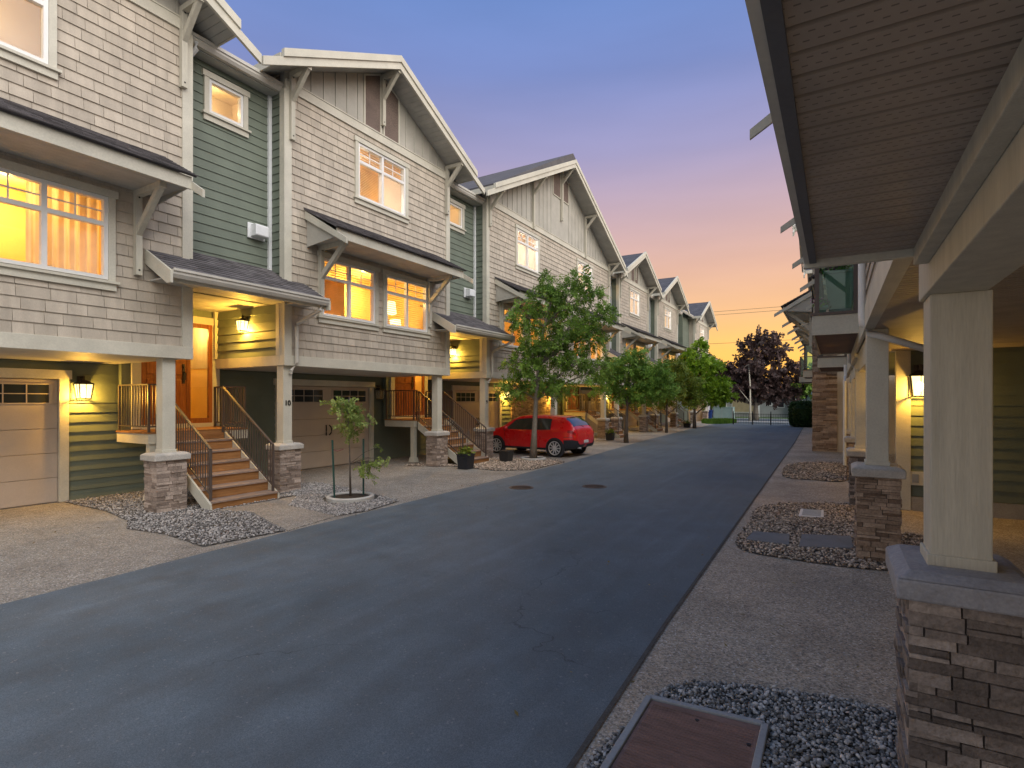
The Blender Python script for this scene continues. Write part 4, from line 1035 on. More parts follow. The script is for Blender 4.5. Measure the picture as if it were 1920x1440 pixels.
while a < 10.4:
    m.box(-2.4, -.06, a, a + .062, 2.46, 2.472, .5); m.box(-2.4, -.06, a + .062, a + .08, 2.468, 2.48, .5); a += .08
RA.put(m, 'carport_soffit', 'soffit_vinyl')
m = RA.mb(); m.box(-2.4, -.24, -1.6, 2.84, 2.34, 2.35); RA.put(m, 'porch_ceiling', 'soffit_vinyl')
m = RA.mb(); laps(m, facade(-2.4), -1.6, 10.4, .12, 2.46, .155, [(4.2, 7.0, 0, 2.1)]); m.box(-2.52, -2.401, -1.6, 10.4, 0, 2.46, .5); RA.put(m, 'carport_wall', 'green_siding')
garage_door(RA, 4.3, 6.9, D=-2.39)
def side_a(aa): return lambda p, q, o: (p, aa - o, q)
m = RA.mb(); laps(m, side_a(10.38), -2.4, -.52, .22, 2.46, .155); m.box(-2.4, -.52, 10.385, 10.5, 0, 2.46, .5); RA.put(m, 'carport_end_wall', 'green_siding')
m = RA.mb(); m.box(-2.4, -.52, 10.34, 10.38, -.02, .21); RA.put(m, 'foundation', 'concrete')
m = RA.mb(); m.box(-.70, -.515, 10.32, 10.52, .0, 2.46); RA.put(m, 'corner_board', 'cream_trim')
lantern(RA, (-.80, 10.37, 1.95), 'a', True, 84, 1.45)
lantern(RA, (-2.385, 1.5, 1.9), 'd', True, 26, 1.3)
m = RA.mb(); m.box(-.86, -.66, 10.335, 10.362, .39, .60); O = RA.put(m, 'outlet_plate', 'cream_trim')
m = RA.mb(); m.box(-.80, -.72, 10.32, 10.335, .43, .56); RA.put(m, 'outlet_cover', 'plate_frame', O)
column(RA, -.15, 3.0, 2.15, None, 'ledgestone_dark', pier=(.36, .46), zc=.885, post=.205, cap='cap_stone_grey', pmat='cream_wood')
column(RA, -.09, 7.10, 2.46, None, 'ledgestone_brown', pier=(.365, .42), zc=.885, post=.20)
column(RA, -.09, 10.47, 2.20, None, 'ledgestone_dark', pier=(.36, .42), zc=.80, post=.22)
m = RA.mb(); m.tube([(.055, 6.9, 7.2), (.055, 6.9, 2.62), (.05, 6.9, 2.50), (-.01, 6.9, 2.41), (-.10, 6.9, 2.38), (-.55, 6.95, 2.20)], .036, 10); RA.put(m, 'downspout', 'white_metal', smooth=True)

RB = House('townhouse', 'right townhouse with the glass-railed balcony over the lane', (.3, 12, 0), RM, RG)
def balcony(H, a0, a1, d1, planter=True):
    m = H.mb(); m.box(d1 - .03, d1, a0, a1, 2.60, 2.87); m.box(0.03, d1 - .03, a0, a0 + .03, 2.60, 2.87); m.box(.03, d1 - .03, a1 - .03, a1, 2.60, 2.87); B = H.put(m, 'balcony', 'cream_trim', bevel=.004)
    m = H.mb(); m.box(.03, d1 - .03, a0 + .03, a1 - .03, 2.62, 2.70); H.put(m, 'underside', 'stained_dark', B)
    m = H.mb(); m.box(.03, d1 + .02, a0 - .02, a1 + .02, 2.872, 2.91); H.put(m, 'deck_edge', 'rail_metal', B)
    m = H.mb()
    for x, y in ((d1 - .06, a0 + .04), (d1 - .06, (a0 + a1) / 2), (d1 - .06, a1 - .05), (.06, a0 + .04)): m.box(x - .028, x + .028, y - .028, y + .028, 2.91, 3.86)
    m.box(d1 - .085, d1 - .035, a0 + .02, a1 - .02, 3.86, 3.90); m.box(.03, d1 - .085, a0 + .02, a0 + .07, 3.86, 3.90); H.put(m, 'rail_frame', 'rail_metal', B)
    m = H.mb(); m.box(d1 - .064, d1 - .056, a0 + .07, a1 - .07, 2.95, 3.85); m.box(.08, d1 - .09, a0 + .036, a0 + .044, 2.95, 3.85); H.put(m, 'rail_pane', 'rail_glass', B)
pm('stained_dark', (.16, .105, .085), .7, .12, 3)
m = RB.mb(); laps(m, facade(0), 7.5, 20.4, 2.71, 7.5, .155); m.box(-.12, -.005, 7.5, 20.4, 2.46, 7.5, .5); RB.put(m, 'siding_wall', 'shingle_siding')
m = RB.mb(); m.box(-.06, .03, 10.6, 20.4, 2.40, 2.71); RB.put(m, 'belt_beam', 'cream_trim')
m = RB.mb(); laps(m, facade(-2.4), 10.5, 20.4, 0, 2.46, .155); m.box(-2.4, -.06, 10.5, 20.4, 2.46, 2.48, .5); RB.put(m, 'carport_wall', 'green_siding')
m = RB.mb(); m.box(-.22, -.03, 10.6, 17, 2.15, 2.46); RB.put(m, 'header_beam', 'cream_trim')
balcony(RB, 8.64, 12.5, .58); balcony(RB, 17.3, 20.3, .72)
awning(RB, 10.3, 13.2, 4.70, .83); awning(RB, 16.2, 19.6, 4.70, .83)
awning(RA, 2.9, 6.4, 4.70, .83)
column(RB, -.09, 13.77, 2.15, None, 'ledgestone_brown', zc=.80); column(RB, -.09, 16.9, 2.15, None, 'ledgestone_brown', zc=.80)
m = RB.mb(); m.tube([(.08, 16.2, 2.6), (.08, 16.2, 2.3), (.10, 15.6, 2.15), (.10, 15.6, .1)], .036, 8); m.tube([(.06, 12.7, 7), (.06, 12.7, 2.45), (-.05, 12.7, 2.3)], .036, 8); RB.put(m, 'downspout', 'white_metal')
lantern(RB, (-2.385, 14.8, 1.9), 'd', True, 220, 1.2); lantern(RB, (-2.385, 12.2, 1.9), 'd', True, 220, 1.2)
gable(RA, 2.9, 7.4, 7.62, [], brackets=[(3.0, 1.2), (7.2, 1.2)]); gable(RB, 9.0, 12.4, 7.62, [], brackets=[(9.1, 1.2)]); gable(RB, 14.0, 18.6, 7.62, [], brackets=[(14.1, 1.2)])

RM2 = lambda d, a, z: (-.65 - d, a, z)
RC = House('townhouse', 'far right townhouse that begins with the brown stone end wall', (-.65, 28, 0), RM2, RG)
m = RC.mb(); stones(m, -.70, -.01, 20.62, 20.9, 0, 4.4, 'ad', hmin=.06, hmax=.10, lmin=.18, lmax=.45, out=.03); RC.put(m, 'stone_end_wall', 'ledgestone_brown')
m = RC.mb(); laps(m, facade(0), 20.9, 41, 4.4, 7.5, .155); laps(m, facade(0), 20.9, 41, 0, 4.4, .155); m.box(-6, -.02, 20.65, 41, 0, 7.5, .5); RC.put(m, 'siding_wall', 'shingle_siding')
for a0, a1 in ((20.6, 23.8), (26.6, 29.3), (31.4, 34.2), (36.2, 39.0)): awning(RC, a0, a1, 4.70)
m = RC.mb()
for a0 in (21.0, 27.1, 31.9, 36.7): m.box(.0, .05, a0, a0 + 1.9, 3.3, 4.55)
RC.put(m, 'window_casing', 'cream_trim')
balcony(RC, 31.0, 34.0, .92); balcony(RC, 24.4, 26.2, .45)
gable(RC, 21.6, 26.0, 7.62, [], brackets=[(21.7, 1.2)]); gable(RC, 29, 34, 7.62, [], brackets=[(29.1, 1.2)])

for HH, p0, p1, z0, z1 in ((RA, 3.6, 5.0, 3.38, 4.53), (RA, 4.2, 5.6, 6.0, 7.1), (RB, 9.6, 11.4, 3.0, 4.9), (RB, 11.0, 12.4, 3.4, 4.53), (RB, 10.0, 11.4, 6.0, 7.1), (RB, 16.9, 18.3, 3.38, 4.53), (RB, 15.6, 17.0, 6.0, 7.1)):
    W = window(HH, p0, p1, z0, z1, fac=.055); m = HH.mb(); m.box(.022, .030, p0 + .01, p1 - .01, z0 + .01, z1 - .01); HH.put(m, 'dark_backing', 'dark_glass', W)

# planter boxes with flowers on the balcony
def flowers(name, c, rad, n, mat, parent, seed, size=.02):
    g = np.random.default_rng(seed); V = []; F = []
    for k in range(n):
        p = np.array(c) * K + g.normal(0, 1, 3) * np.array([rad, rad, rad * .7]) * K * .6; a = g.normal(0, 1, 3); a /= np.linalg.norm(a); b = np.cross(a, g.normal(0, 1, 3)); b /= np.linalg.norm(b); s = size * K * g.uniform(.6, 1.3)
        i = len(V); V += [p - a * s, p + b * s * .7, p + a * s, p - b * s * .7]; F.append((i, i + 1, i + 2, i + 3))
    return npmesh(name, V, F, mat, parent, g.random(n))
def planter(label, x, y, z, w0, w1, h, mat, seed, flower=True, group=None):
    t = thing('planter', label, 'planter', (x, y, z), group)
    m = MB(); m.hexa([(x - w0, y - w0, z), (x + w0, y - w0, z), (x + w0, y + w0, z), (x - w0, y + w0, z), (x - w1, y - w1, z + h), (x + w1, y - w1, z + h), (x + w1, y + w1, z + h), (x - w1, y + w1, z + h)], .5)
    m.box(x - w1 - .012, x + w1 + .012, y - w1 - .012, y + w1 + .012, z + h - .04, z + h); m.build('pot', mat, t, bevel=.008)
    m = MB(); m.box(x - w1 + .02, x + w1 - .02, y - w1 + .02, y + w1 - .02, z + h, z + h + .006); m.build('soil', 'soil', t)
    flowers('foliage', (x, y, z + h + w1 * .4), w1 * .9, 220, 'leaf_fern', t, seed, .03)
    if flower: flowers('flowers', (x, y, z + h + w1 * .75), w1 * .9, 90, 'petal', t, seed + 1, .024)
planter('tall grey planter of pink flowers behind the balcony glass', .06, 9.0, 2.91, .13, .19, .60, 'plate_frame', 21)
planter('little teal pot of pink flowers at the corner of the balcony', -.17, 8.85, 2.91, .05, .075, .12, 'box_teal', 23)

# ------------------------------------------------------------------ trees
def tree(name, label, cat, base, trunk, limbs, clumps, nleaf, leaf, mat, bark, seed, group=None, aspect=.5, droop=.25, spread=.55, trad=.06):
    """clumps: (x,y,z,r) relative to the base; leaf sprays grow outwards from limb ends"""
    g = np.random.default_rng(seed); t = thing(name, label, cat, (base[0], base[1], 0), group)
    B = Vector((base[0], base[1], 0)); m = MB()
    pts = [B + Vector(p) for p in trunk]; n = len(pts)
    m.tube([tuple(p) for p in pts], [trad * (1.35 if i == 0 else 1) * (1 - .62 * i / max(1, n - 1)) for i in range(n)], 10)
    top = pts
    for (x, y, z, r) in clumps:
        e = B + Vector((x, y, z)); 
        hz = max(trunk[1][2], z - .55 * math.hypot(x, y) - .25 * r)
        k = min(range(n), key=lambda i: abs(trunk[i][2] - hz)); s = top[k]
        mid = s.lerp(e, .5) + Vector((g.normal(0, .05), g.normal(0, .05), .06 + .05 * r))
        m.tube([tuple(s), tuple(mid), tuple(e)], [trad * .42, trad * .26, trad * .08], 6)
        for q in range(limbs):
            d = Vector(tuple(g.normal(0, 1, 3))).normalized() * r * .85; d.z = abs(d.z) * .7
            m.tube([tuple(mid.lerp(e, .6)), tuple(e + d * .5), tuple(e + d)], [trad * .14, trad * .09, trad * .03], 4)
    m.build('trunk', bark, t, smooth=True)
    w = np.array([c[3] ** 2.2 for c in clumps]); w = w / w.sum(); V = []; F = []; RN = []
    per = 14
    for ci, c in enumerate(clumps):
        ns = int(nleaf * w[ci] / per)
        for q in range(ns):
            d = g.normal(0, 1, 3); d /= np.linalg.norm(d); rr = c[3] * (.35 + .65 * g.random() ** spread) * (1 + .18 * math.sin(5 * d[0] + 3 * d[1] + ci) )
            o = np.array([base[0] + c[0], base[1] + c[1], c[2]]) + d * rr * np.array([1, 1, .78])
            ax = d + g.normal(0, .55, 3) + np.array([0, 0, -droop]); ax /= np.linalg.norm(ax)
            sd = np.cross(ax, g.normal(0, 1, 3)); sd /= np.linalg.norm(sd); up = np.cross(sd, ax)
            tone = g.normal(.48, .17); L = leaf * g.uniform(2.6, 4.2)
            for j in range(per):
                f = (j // 2 + .6) / (per / 2); side = 1 if j % 2 else -1
                p = o + ax * (f - .5) * L + np.array([0, 0, -1]) * droop * f * f * L * .4
                la = ax * .45 + sd * side * .9 + up * g.normal(0, .35) + np.array([0, 0, -droop]); la /= np.linalg.norm(la)
                lb = np.cross(la, up + g.normal(0, .4, 3)); lb /= np.linalg.norm(lb); s = leaf * g.uniform(.7, 1.25)
                i = len(V); q0 = p; q2 = p + la * s; mdl = p + la * s * .45
                V += [q0, mdl + lb * s * aspect * .5, q2, mdl - lb * s * aspect * .5]; F.append((i, i + 1, i + 2, i + 3)); RN.append(min(1, max(0, tone + g.normal(0, .12))))
    npmesh('crown', np.array(V) * K, F, mat, t, RN)
    return t
ST = 'street trees along the left driveways'
tree('street_tree', 'tall leafy street tree in a white ring in front of the red car', 'tree', (-7.40, 13.6),
     [(0, 0, 0), (.02, .03, .8), (.06, .06, 1.7), (.12, .12, 2.7), (.25, .2, 3.8), (.45, .3, 4.6)], 5,
     [(-.45, -.35, 2.0, .48), (-.35, -.15, 2.75, .52), (.15, .0, 2.3, .55), (.62, .25, 2.05, .50), (.05, .1, 3.35, .62), (-.2, -.1, 4.05, .52), (.55, .35, 3.0, .62), (1.1, .5, 2.75, .50), (.25, .25, 4.55, .55),
      (.85, .5, 3.75, .60), (1.35, .75, 3.45, .55), (1.0, .55, 4.55, .60), (1.15, .6, 5.1, .40), (1.75, .9, 4.1, .45), (1.65, .9, 2.6, .42), (.35, .2, 5.0, .40), (1.55, .8, 4.75, .30)],
     27000, .078, 'leaf_tree', 'bark_pale', 31, ST, trad=.085)
tree('street_tree', 'small round-crowned street tree past the red car', 'tree', (-7.16, 20.9),
     [(0, 0, 0), (0, 0, .8), (.03, .05, 1.5), (.05, .1, 2.2), (.1, .15, 3.0)], 4,
     [(-.75, -.5, 2.35, .62), (.0, .0, 2.9, .75), (.7, .45, 2.55, .70), (1.25, .7, 2.2, .60), (-.2, .1, 2.0, .55), (.55, .3, 1.95, .6), (.35, .25, 3.35, .5), (1.1, .8, 2.85, .55), (-.5, -.2, 2.95, .45)],
     17000, .10, 'leaf_fern', 'bark', 32, ST, droop=.1, trad=.075)
tree('street_tree', 'yellowing street tree with a thin trunk before the bright maple', 'tree', (-7.55, 28.4),
     [(0, 0, 0), (0, 0, .9), (.02, .05, 1.7), (.05, .1, 2.6), (.08, .1, 3.2)], 4,
     [(-.6, -.5, 2.3, .75), (.1, .1, 2.95, .85), (.85, .6, 2.5, .80), (1.2, .8, 1.8, .6), (-.1, .0, 1.9, .7), (.45, .4, 3.5, .55), (-.9, -.6, 2.9, .5)],
     11000, .12, 'leaf_olive', 'bark', 33, ST, trad=.06)
tree('maple_tree', 'bright yellow-green maple at the far end of the left row', 'tree', (-7.26, 33.6),
     [(0, 0, 0), (0, 0, .8), (.0, .05, 1.6), (.05, .1, 2.6), (.08, .1, 4.2)], 4,
     [(-.8, -.6, 2.6, .9), (.1, .1, 3.1, 1.1), (1.0, .7, 2.6, .95), (1.4, 1.0, 2.0, .7), (0, 0, 4.2, .85), (.2, .1, 5.0, .55), (-.6, -.4, 3.6, .7), (.85, .6, 3.7, .75), (-.2, -.1, 2.0, .8), (.7, .5, 1.95, .75)],
     15000, .135, 'leaf_maple', 'bark', 34, ST, aspect=.7, trad=.09)
tree('purple_tree', 'big dark purple-leaved tree beyond the gate at the lane end', 'tree', (-5.75, 49.8),
     [(0, 0, 0), (0, 0, 1.2), (-.1, 0, 2.2), (-.1, 0, 3.5), (0, 0, 5.5), (.2, 0, 6.5)], 3,
     [(-2.6, -.6, 3.1, 1.15), (-1.5, .2, 4.3, 1.1), (-2.9, 0, 4.5, .75), (-.6, 0, 3.6, 1.5), (.9, .2, 3.4, 1.5), (2.2, .5, 3.2, 1.2), (3.0, .6, 2.5, .9), (.2, 0, 5.4, 1.35), (1.3, .2, 5.8, 1.05), (-.6, 0, 6.5, .75), (.4, .1, 7.0, .7), (1.4, .2, 6.9, .6), (2.5, .5, 4.4, .95), (-1.6, 0, 2.6, 1.0), (1.2, 0, 2.4, 1.1), (-.2, 0, 2.5, 1.0), (3.4, .7, 3.6, .6), (2.0, .3, 2.2, .9), (-3.7, -.4, 3.5, .9), (-4.3, -.5, 4.4, .6), (-4.6, -.5, 3.4, .6), (-3.4, -.4, 2.4, .8)],
     13500, .25, 'leaf_purple', 'bark_pale', 35, None, aspect=.85, trad=.20)
tree('birch_tree', 'slender pale-barked trunk in front of the purple tree', 'tree', (-6.0, 48.2),
     [(0, 0, 0), (.02, 0, 1.5), (.0, 0, 3.0), (-.1, 0, 4.6)], 2, [(-1.0, 0, 2.8, .35), (.4, 0, 4.6, .5), (-.5, 0, 4.2, .4)], 700, .2, 'leaf_purple', 'cream_wood', 36, None, trad=.09)
for i, (x, y, h, lb) in enumerate(((-.6, 50.5, 5.6, 'green tree showing beyond the far right balcony'), (1.6, 52, 6.6, 'broad green tree behind the right row at the street'), (-10.5, 56, 5.5, 'green tree behind the grey house across the street'))):
    tree('green_tree', lb, 'tree', (x, y), [(0, 0, 0), (0, 0, 1.5), (0, 0, 3), (0, 0, h - .6)], 3, [(-1.0, 0, h * .5, 1.2), (1.0, .3, h * .5, 1.3), (0, 0, h * .72, 1.4), (0, .2, h * .9, .9), (.3, 0, h * .35, 1.0)], 4500, .25, 'leaf_tree', 'bark', 40 + i, 'green trees across the street', aspect=.8, trad=.12)
tree('green_tree', 'treetop showing above the roofs at the far left', 'tree', (-14.0, 47), [(0, 0, 0), (0, 0, 3), (0, 0, 6), (0, 0, 9)], 3, [(0, 0, 9.3, 1.3), (.5, 0, 10.2, 1.0), (-.5, 0, 8.4, 1.4)], 4000, .25, 'leaf_fern', 'bark', 48, 'green trees across the street', aspect=.8, trad=.16)
# staked sapling
S = (-7.17, 6.60)
tree('sapling', 'thin staked sapling with pale green leaves in a white ring', 'sapling', S,
     [(0, 0, .02), (-.01, -.005, .6), (-.02, -.02, 1.1), (-.02, -.04, 1.5), (0, -.03, 1.75)], 3,
     [(0, -.02, 1.62, .17), (-.10, -.10, 1.52, .16), (.10, .06, 1.48, .15), (.02, .0, 1.32, .17), (-.10, -.04, 1.22, .12), (.20, .14, 1.30, .10), (.30, .22, 1.37, .07), (-.27, -.20, 1.66, .07), (-.17, -.13, 1.64, .08), (.03, .02, 1.12, .12),
      (.16, .12, .55, .13), (.30, .22, .60, .12), (.42, .30, .66, .08), (.52, .38, .68, .05), (.26, .20, .40, .09), (.36, .28, .88, .06)],
     2100, .052, 'leaf_sapling', 'bark', 37, None, aspect=.6, droop=.4, trad=.016)
def ring(x, y, r, label):
    t = thing('planting_ring', label, 'planting ring', (x, y, 0), 'white planting rings')
    m = MB(); m.lathe((x, y, 0), [(r, -.02), (r, .05), (r - .02, .065), (r - .055, .065), (r - .07, .05), (r - .07, -.02)], 36); m.build('edging', 'concrete_light', t, smooth=False)
    m = MB(); m.lathe((x, y, 0), [(r - .07, -.02), (r - .07, .035), (r * .5, .045), (.01, .05)], 24); m.build('soil', 'soil', t)
ring(S[0], S[1], .40, 'round white concrete ring with soil around the sapling'); ring(-7.40, 13.6, .36, 'white ring around the trunk of the tall street tree')
for i, (dx, dy, lb) in enumerate(((-.145, -.22, 'green tree stake with a strap, left of the sapling'), (.06, .24, 'plain green tree stake right of the sapling'))):
    t = thing('tree_stake', lb, 'stake', (S[0] + dx, S[1] + dy, 0), 'green stakes by the sapling')
    m = MB(); m.tube([(S[0] + dx, S[1] + dy, .02), (S[0] + dx - (.02 if i == 0 else 0), S[1] + dy - (.03 if i == 0 else 0), 1.02)], .016, 8); m.build('stake_pole', 'stake_green', t)
    if i == 0:
        m = MB(); m.tube([(S[0] + dx - .018, S[1] + dy - .03, .86), (S[0] + dx + .03, S[1] + dy + .04, .83), (S[0] + dx + .085, S[1] + dy + .12, .86)], .010, 6); m.build('strap', 'tie_strap', t)
def pot(x, y, r, h, label, plant=True, shard=False, mat='pot_glaze', seed=50):
    t = thing('plant_pot', label, 'pot', (x, y, 0), 'dark square pots by the left steps'); q = r * .84
    m = MB(); m.hexa([(x - q, y - q, 0), (x + q, y - q, 0), (x + q, y + q, 0), (x - q, y + q, 0), (x - r, y - r, h), (x + r, y - r, h), (x + r, y + r, h), (x - r, y + r, h)], .5); m.box(x - r - .01, x + r + .01, y - r - .01, y + r + .01, h - .03, h); m.build('pot_body', mat, t, bevel=.012)
    m = MB(); m.box(x - r + .02, x + r - .02, y - r + .02, y + r - .02, h - .005, h + .004); m.build('soil', 'soil', t)
    if plant: flowers('plant', (x, y, h + .05), r * .9, 240, 'leaf_olive', t, seed, .035)
    if shard:
        m = MB(); m.tube([(x + .02, y + .03, h), (x + .02, y + .05, h + .30), (x + .04, y + .08, h + .62)], .008, 5); m.build('stem', 'bark', t)
pot(-7.86, 10.95, .165, .37, 'dark square glazed pot with a low plant beside the second steps', True, True)
pot(-7.80, 12.78, .155, .31, 'black square pot in front of the red car wheel', False, False, 'pot_plastic')
pot(-8.20, 21.9, .16, .30, 'dark square pot with a plant at the third steps', True, False, 'pot_plastic', 52)
pot(-7.9, 34.5, .2, .25, 'low dark pot near the bright maple', True, False, 'pot_plastic', 53)

# ------------------------------------------------------------------ red hatchback (built in metres, nose towards the garage)
def car():
    rear = (-7.18 * K, 14.62 * K); ang = math.radians(4.0)
    Fw = Vector((-math.cos(ang), math.sin(ang), 0)); Lf = Vector((-Fw.y, Fw.x, 0))
    # the left wheels stand at y = +.80 from the centre line
    C = Vector((rear[0], rear[1], 0)) - Lf * .80 + Fw * 1.31
    mp = lambda x, y, z: tuple(C + Fw * x + Lf * y + Vector((0, 0, z)))
    t = thing('parked_car', 'bright red two-door hatchback parked nose-in on the driveway', 'car', (C.x / K, C.y / K, 0))
    ST_ = np.array([  # x, zbot, wlow, wbelt, zbelt, wroof, zroof
        (-2.10, .46, .60, .60, .72, .42, .80), (-2.06, .38, .74, .73, .86, .56, .95), (-1.97, .33, .82, .80, .95, .60, 1.07), (-1.80, .29, .86, .84, .97, .585, 1.27), (-1.58, .26, .875, .86, .97, .565, 1.41),
        (-1.20, .23, .88, .87, .965, .565, 1.462), (-.70, .22, .88, .875, .955, .575, 1.485), (-.2, .22, .88, .875, .945, .58, 1.487), (.25, .22, .88, .875, .94, .575, 1.465), (.55, .22, .88, .87, .94, .565, 1.40), (.85, .22, .88, .87, .94, .575, 1.24), (1.15, .23, .88, .86, .93, .64, 1.045),
        (1.45, .25, .87, .84, .87, .67, .965), (1.75, .29, .845, .81, .79, .62, .88), (1.97, .34, .77, .74, .68, .52, .76), (2.08, .42, .62, .60, .58, .42, .64)])
    def herm(x):
        X = ST_[:, 0]; i = int(np.clip(np.searchsorted(X, x) - 1, 0, len(X) - 2)); h = X[i + 1] - X[i]; u = (x - X[i]) / h
        def sl(k):
            if k == 0 or k == len(X) - 1: return (ST_[min(k + 1, len(X) - 1)] - ST_[max(k - 1, 0)]) / (X[min(k + 1, len(X) - 1)] - X[max(k - 1, 0)])
            return (ST_[k + 1] - ST_[k - 1]) / (X[k + 1] - X[k - 1])
        p0, p1, m0, m1 = ST_[i], ST_[i + 1], sl(i) * h, sl(i + 1) * h
        return (2 * u ** 3 - 3 * u ** 2 + 1) * p0 + (u ** 3 - 2 * u ** 2 + u) * m0 + (-2 * u ** 3 + 3 * u ** 2) * p1 + (u ** 3 - u ** 2) * m1
    def sect(x):
        _, zb, wl, wb, ze, wr, zr = herm(x); f = min(1, max(0, (zr - ze) / .5))
        return [(0, zb), (wl - .16, zb), (wl - .04, zb + .06), (wl + .005, (zb + ze) * .5), (wb + .004, ze - .10), (wb - .02, ze), (wr + (wb - wr) * (.10 + .3 * (1 - f)), zr - .075 * f - .01), (wr - .14, zr - .008 * f), (0, zr + .012 * f)]
    def at(x, s):          # s in 0..8 across the section
        P = sect(x); i = min(int(s), 7); u = s - i
        g = lambda k: np.array(P[k]) if 0 <= k <= 8 else (np.array((-P[1][0], P[1][1])) if k < 0 else np.array((-P[7][0], P[7][1])))
        p0, p1, p2, p3 = g(i - 1), g(i), g(i + 1), g(i + 2); tt = .34
        m0, m1 = (p2 - p0) * tt, (p3 - p1) * tt
        q = (2 * u ** 3 - 3 * u ** 2 + 1) * p1 + (u ** 3 - 2 * u ** 2 + u) * m0 + (-2 * u ** 3 + 3 * u ** 2) * p2 + (u ** 3 - u ** 2) * m1
        return np.array((x, q[0], q[1]))
    def off(x, s, o):
        a = at(min(x + .01, 2.08), s) - at(max(x - .01, -2.1), s); b = at(x, min(8, s + .03)) - at(x, max(0, s - .03)); n = np.cross(b, a); n /= (np.linalg.norm(n) + 1e-9)
        if n[1] < -.2 or (abs(n[1]) < .2 and n[2] < 0 and s > 4): n = -n
        return at(x, s) + n * o
    def patch(name, mat, fn, nu, nv, o, sides=(1, -1), par=None):
        m = MB(mp)
        for sd in sides:
            G = [[fn(u / nu, v / nv) for v in range(nv + 1)] for u in range(nu + 1)]
            G = [[off(x, s, o) for x, s in r] for r in G]; ids = [[m.pt((p[0], p[1] * sd, p[2])) for p in r] for r in G]
            for u in range(nu):
                for v in range(nv):
                    q = [ids[u][v], ids[u + 1][v], ids[u + 1][v + 1], ids[u][v + 1]]; m.f.append(q if sd > 0 else q[::-1]); m.r.append(.5)
        return m.build(name, mat, par or t, smooth=True, scale=1)
    xs = np.linspace(-2.1, 2.08, 85); m = MB(mp); rings = []
    ss = np.linspace(0, 8, 41)
    for x in xs:
        P = [at(x, s) for s in ss]; ring = [m.pt(tuple(p)) for p in P] + [m.pt((p[0], -p[1], p[2])) for p in P[-2:0:-1]]; rings.append(ring)
    n = len(rings[0])
    for A, B in zip(rings, rings[1:]):
        for j in range(n): m.f.append([A[j], A[(j + 1) % n], B[(j + 1) % n], B[j]]); m.r.append(.5)
    m.f.append(rings[0][::-1]); m.f.append(rings[-1]); m.r += [.5, .5]
    m.build('body', 'car_red', t, smooth=True, scale=1)
    L = lambda a, b, u: a + (b - a) * u
    for sd in (1, -1): patch('front_side_window', 'car_glass', lambda u, v: (L(-.30, .98 - .52 * v, u), L(5.06, 5.80, v)), 16, 6, .006, (sd,))
    for sd in (1, -1): patch('rear_side_window', 'car_glass', lambda u, v: (L(-1.06 + .06 * v, -.40, u), L(5.06, 5.80, v)), 10, 6, .006, (sd,))
    for sd in (1, -1): patch('window_trim', 'car_plastic', lambda u, v: (L(-1.11 + .06 * v, 1.04 - .52 * v, u), L(5.0, 5.86, v)), 22, 6, .003, (sd,))
    patch('windscreen', 'car_glass', lambda u, v: (L(.52, 1.10, u), L(6.25, 8, v)), 8, 8, .006)
    patch('rear_window', 'car_glass', lambda u, v: (L(-1.94, -1.60, u), L(6.2, 8, v)), 8, 8, .007)
    for sd in (1, -1): patch('tail_light', 'tail_red', lambda u, v: (L(-2.06, -1.80, u), L(4.05, 4.95, v)), 6, 4, .008, (sd,))
    for sd in (1, -1): patch('headlight', 'alloy', lambda u, v: (L(1.62, 1.98, u), L(4.1, 5.0, v)), 6, 4, .008, (sd,))
    patch('bumper', 'car_plastic', lambda u, v: (L(-2.098, -1.66, u), L(.2, 2.95, v)), 8, 10, .010)
    patch('sill', 'car_plastic', lambda u, v: (L(-.95, .9, u), L(1.2, 2.15, v)), 10, 4, .006)
    # door seams and rub strip
    patch('door_seam', 'car_plastic', lambda u, v: (L(-.36, -.352, u), L(2.3, 5, v)), 1, 14, .003)
    patch('door_seam', 'car_plastic', lambda u, v: (L(.90, .908, u), L(2.3, 5, v)), 1, 14, .003)
    patch('bumper_seam', 'car_plastic', lambda u, v: (L(-2.09, -1.66, u), L(3.35, 3.39, v)), 8, 1, .004)
    for sd in (1, -1):
        m = MB(mp); m.lathe((.80, .98 * sd, .985), [(.02, -.09), (.075, -.06), (.085, 0), (.07, .06), (.02, .08)], 12, 'd'); m.build('mirror', 'car_red', t, smooth=True, scale=1)
        m = MB(mp); m.tube([(-.30, .892 * sd, .80), (-.26, .915 * sd, .80), (-.14, .915 * sd, .80), (-.10, .892 * sd, .80)], .012, 6); m.build('door_handle', 'car_red', t, smooth=True, scale=1)
        for ax in (-1.31, 1.27):
            a = MB(mp); rr = []
            for rad, y in ((.375, .80), (.375, .890), (.33, .893)):
                rr.append([a.pt((ax + rad * math.cos(q * math.pi / 16), y * sd, .315 + rad * math.sin(q * math.pi / 16))) for q in range(32)])
            for A, B in zip(rr, rr[1:]):
                for j in range(32): a.f.append([A[j], A[(j + 1) % 32], B[(j + 1) % 32], B[j]]); a.r.append(.5)
            a.f.append(rr[-1]); a.r.append(.5); a.build('wheel_arch', 'car_plastic', t, scale=1)
            w = MB(mp); prof = [(.20, .86), (.235, .900), (.255, .915), (.295, .912), (.312, .90), (.316, .86), (.316, .74), (.2, .72)]
            rr = [[w.pt((ax + rad * math.cos(q * math.pi / 18), y * sd, .316 + rad * math.sin(q * math.pi / 18))) for q in range(36)] for rad, y in prof]
            for A, B in zip(rr, rr[1:]):
                for j in range(36): w.f.append([A[j], A[(j + 1) % 36], B[(j + 1) % 36], B[j]]); w.r.append(.5)
            W = w.build('wheel', 'tyre_rubber', t, smooth=False, scale=1)
            h = MB(mp); cy = .905 * sd
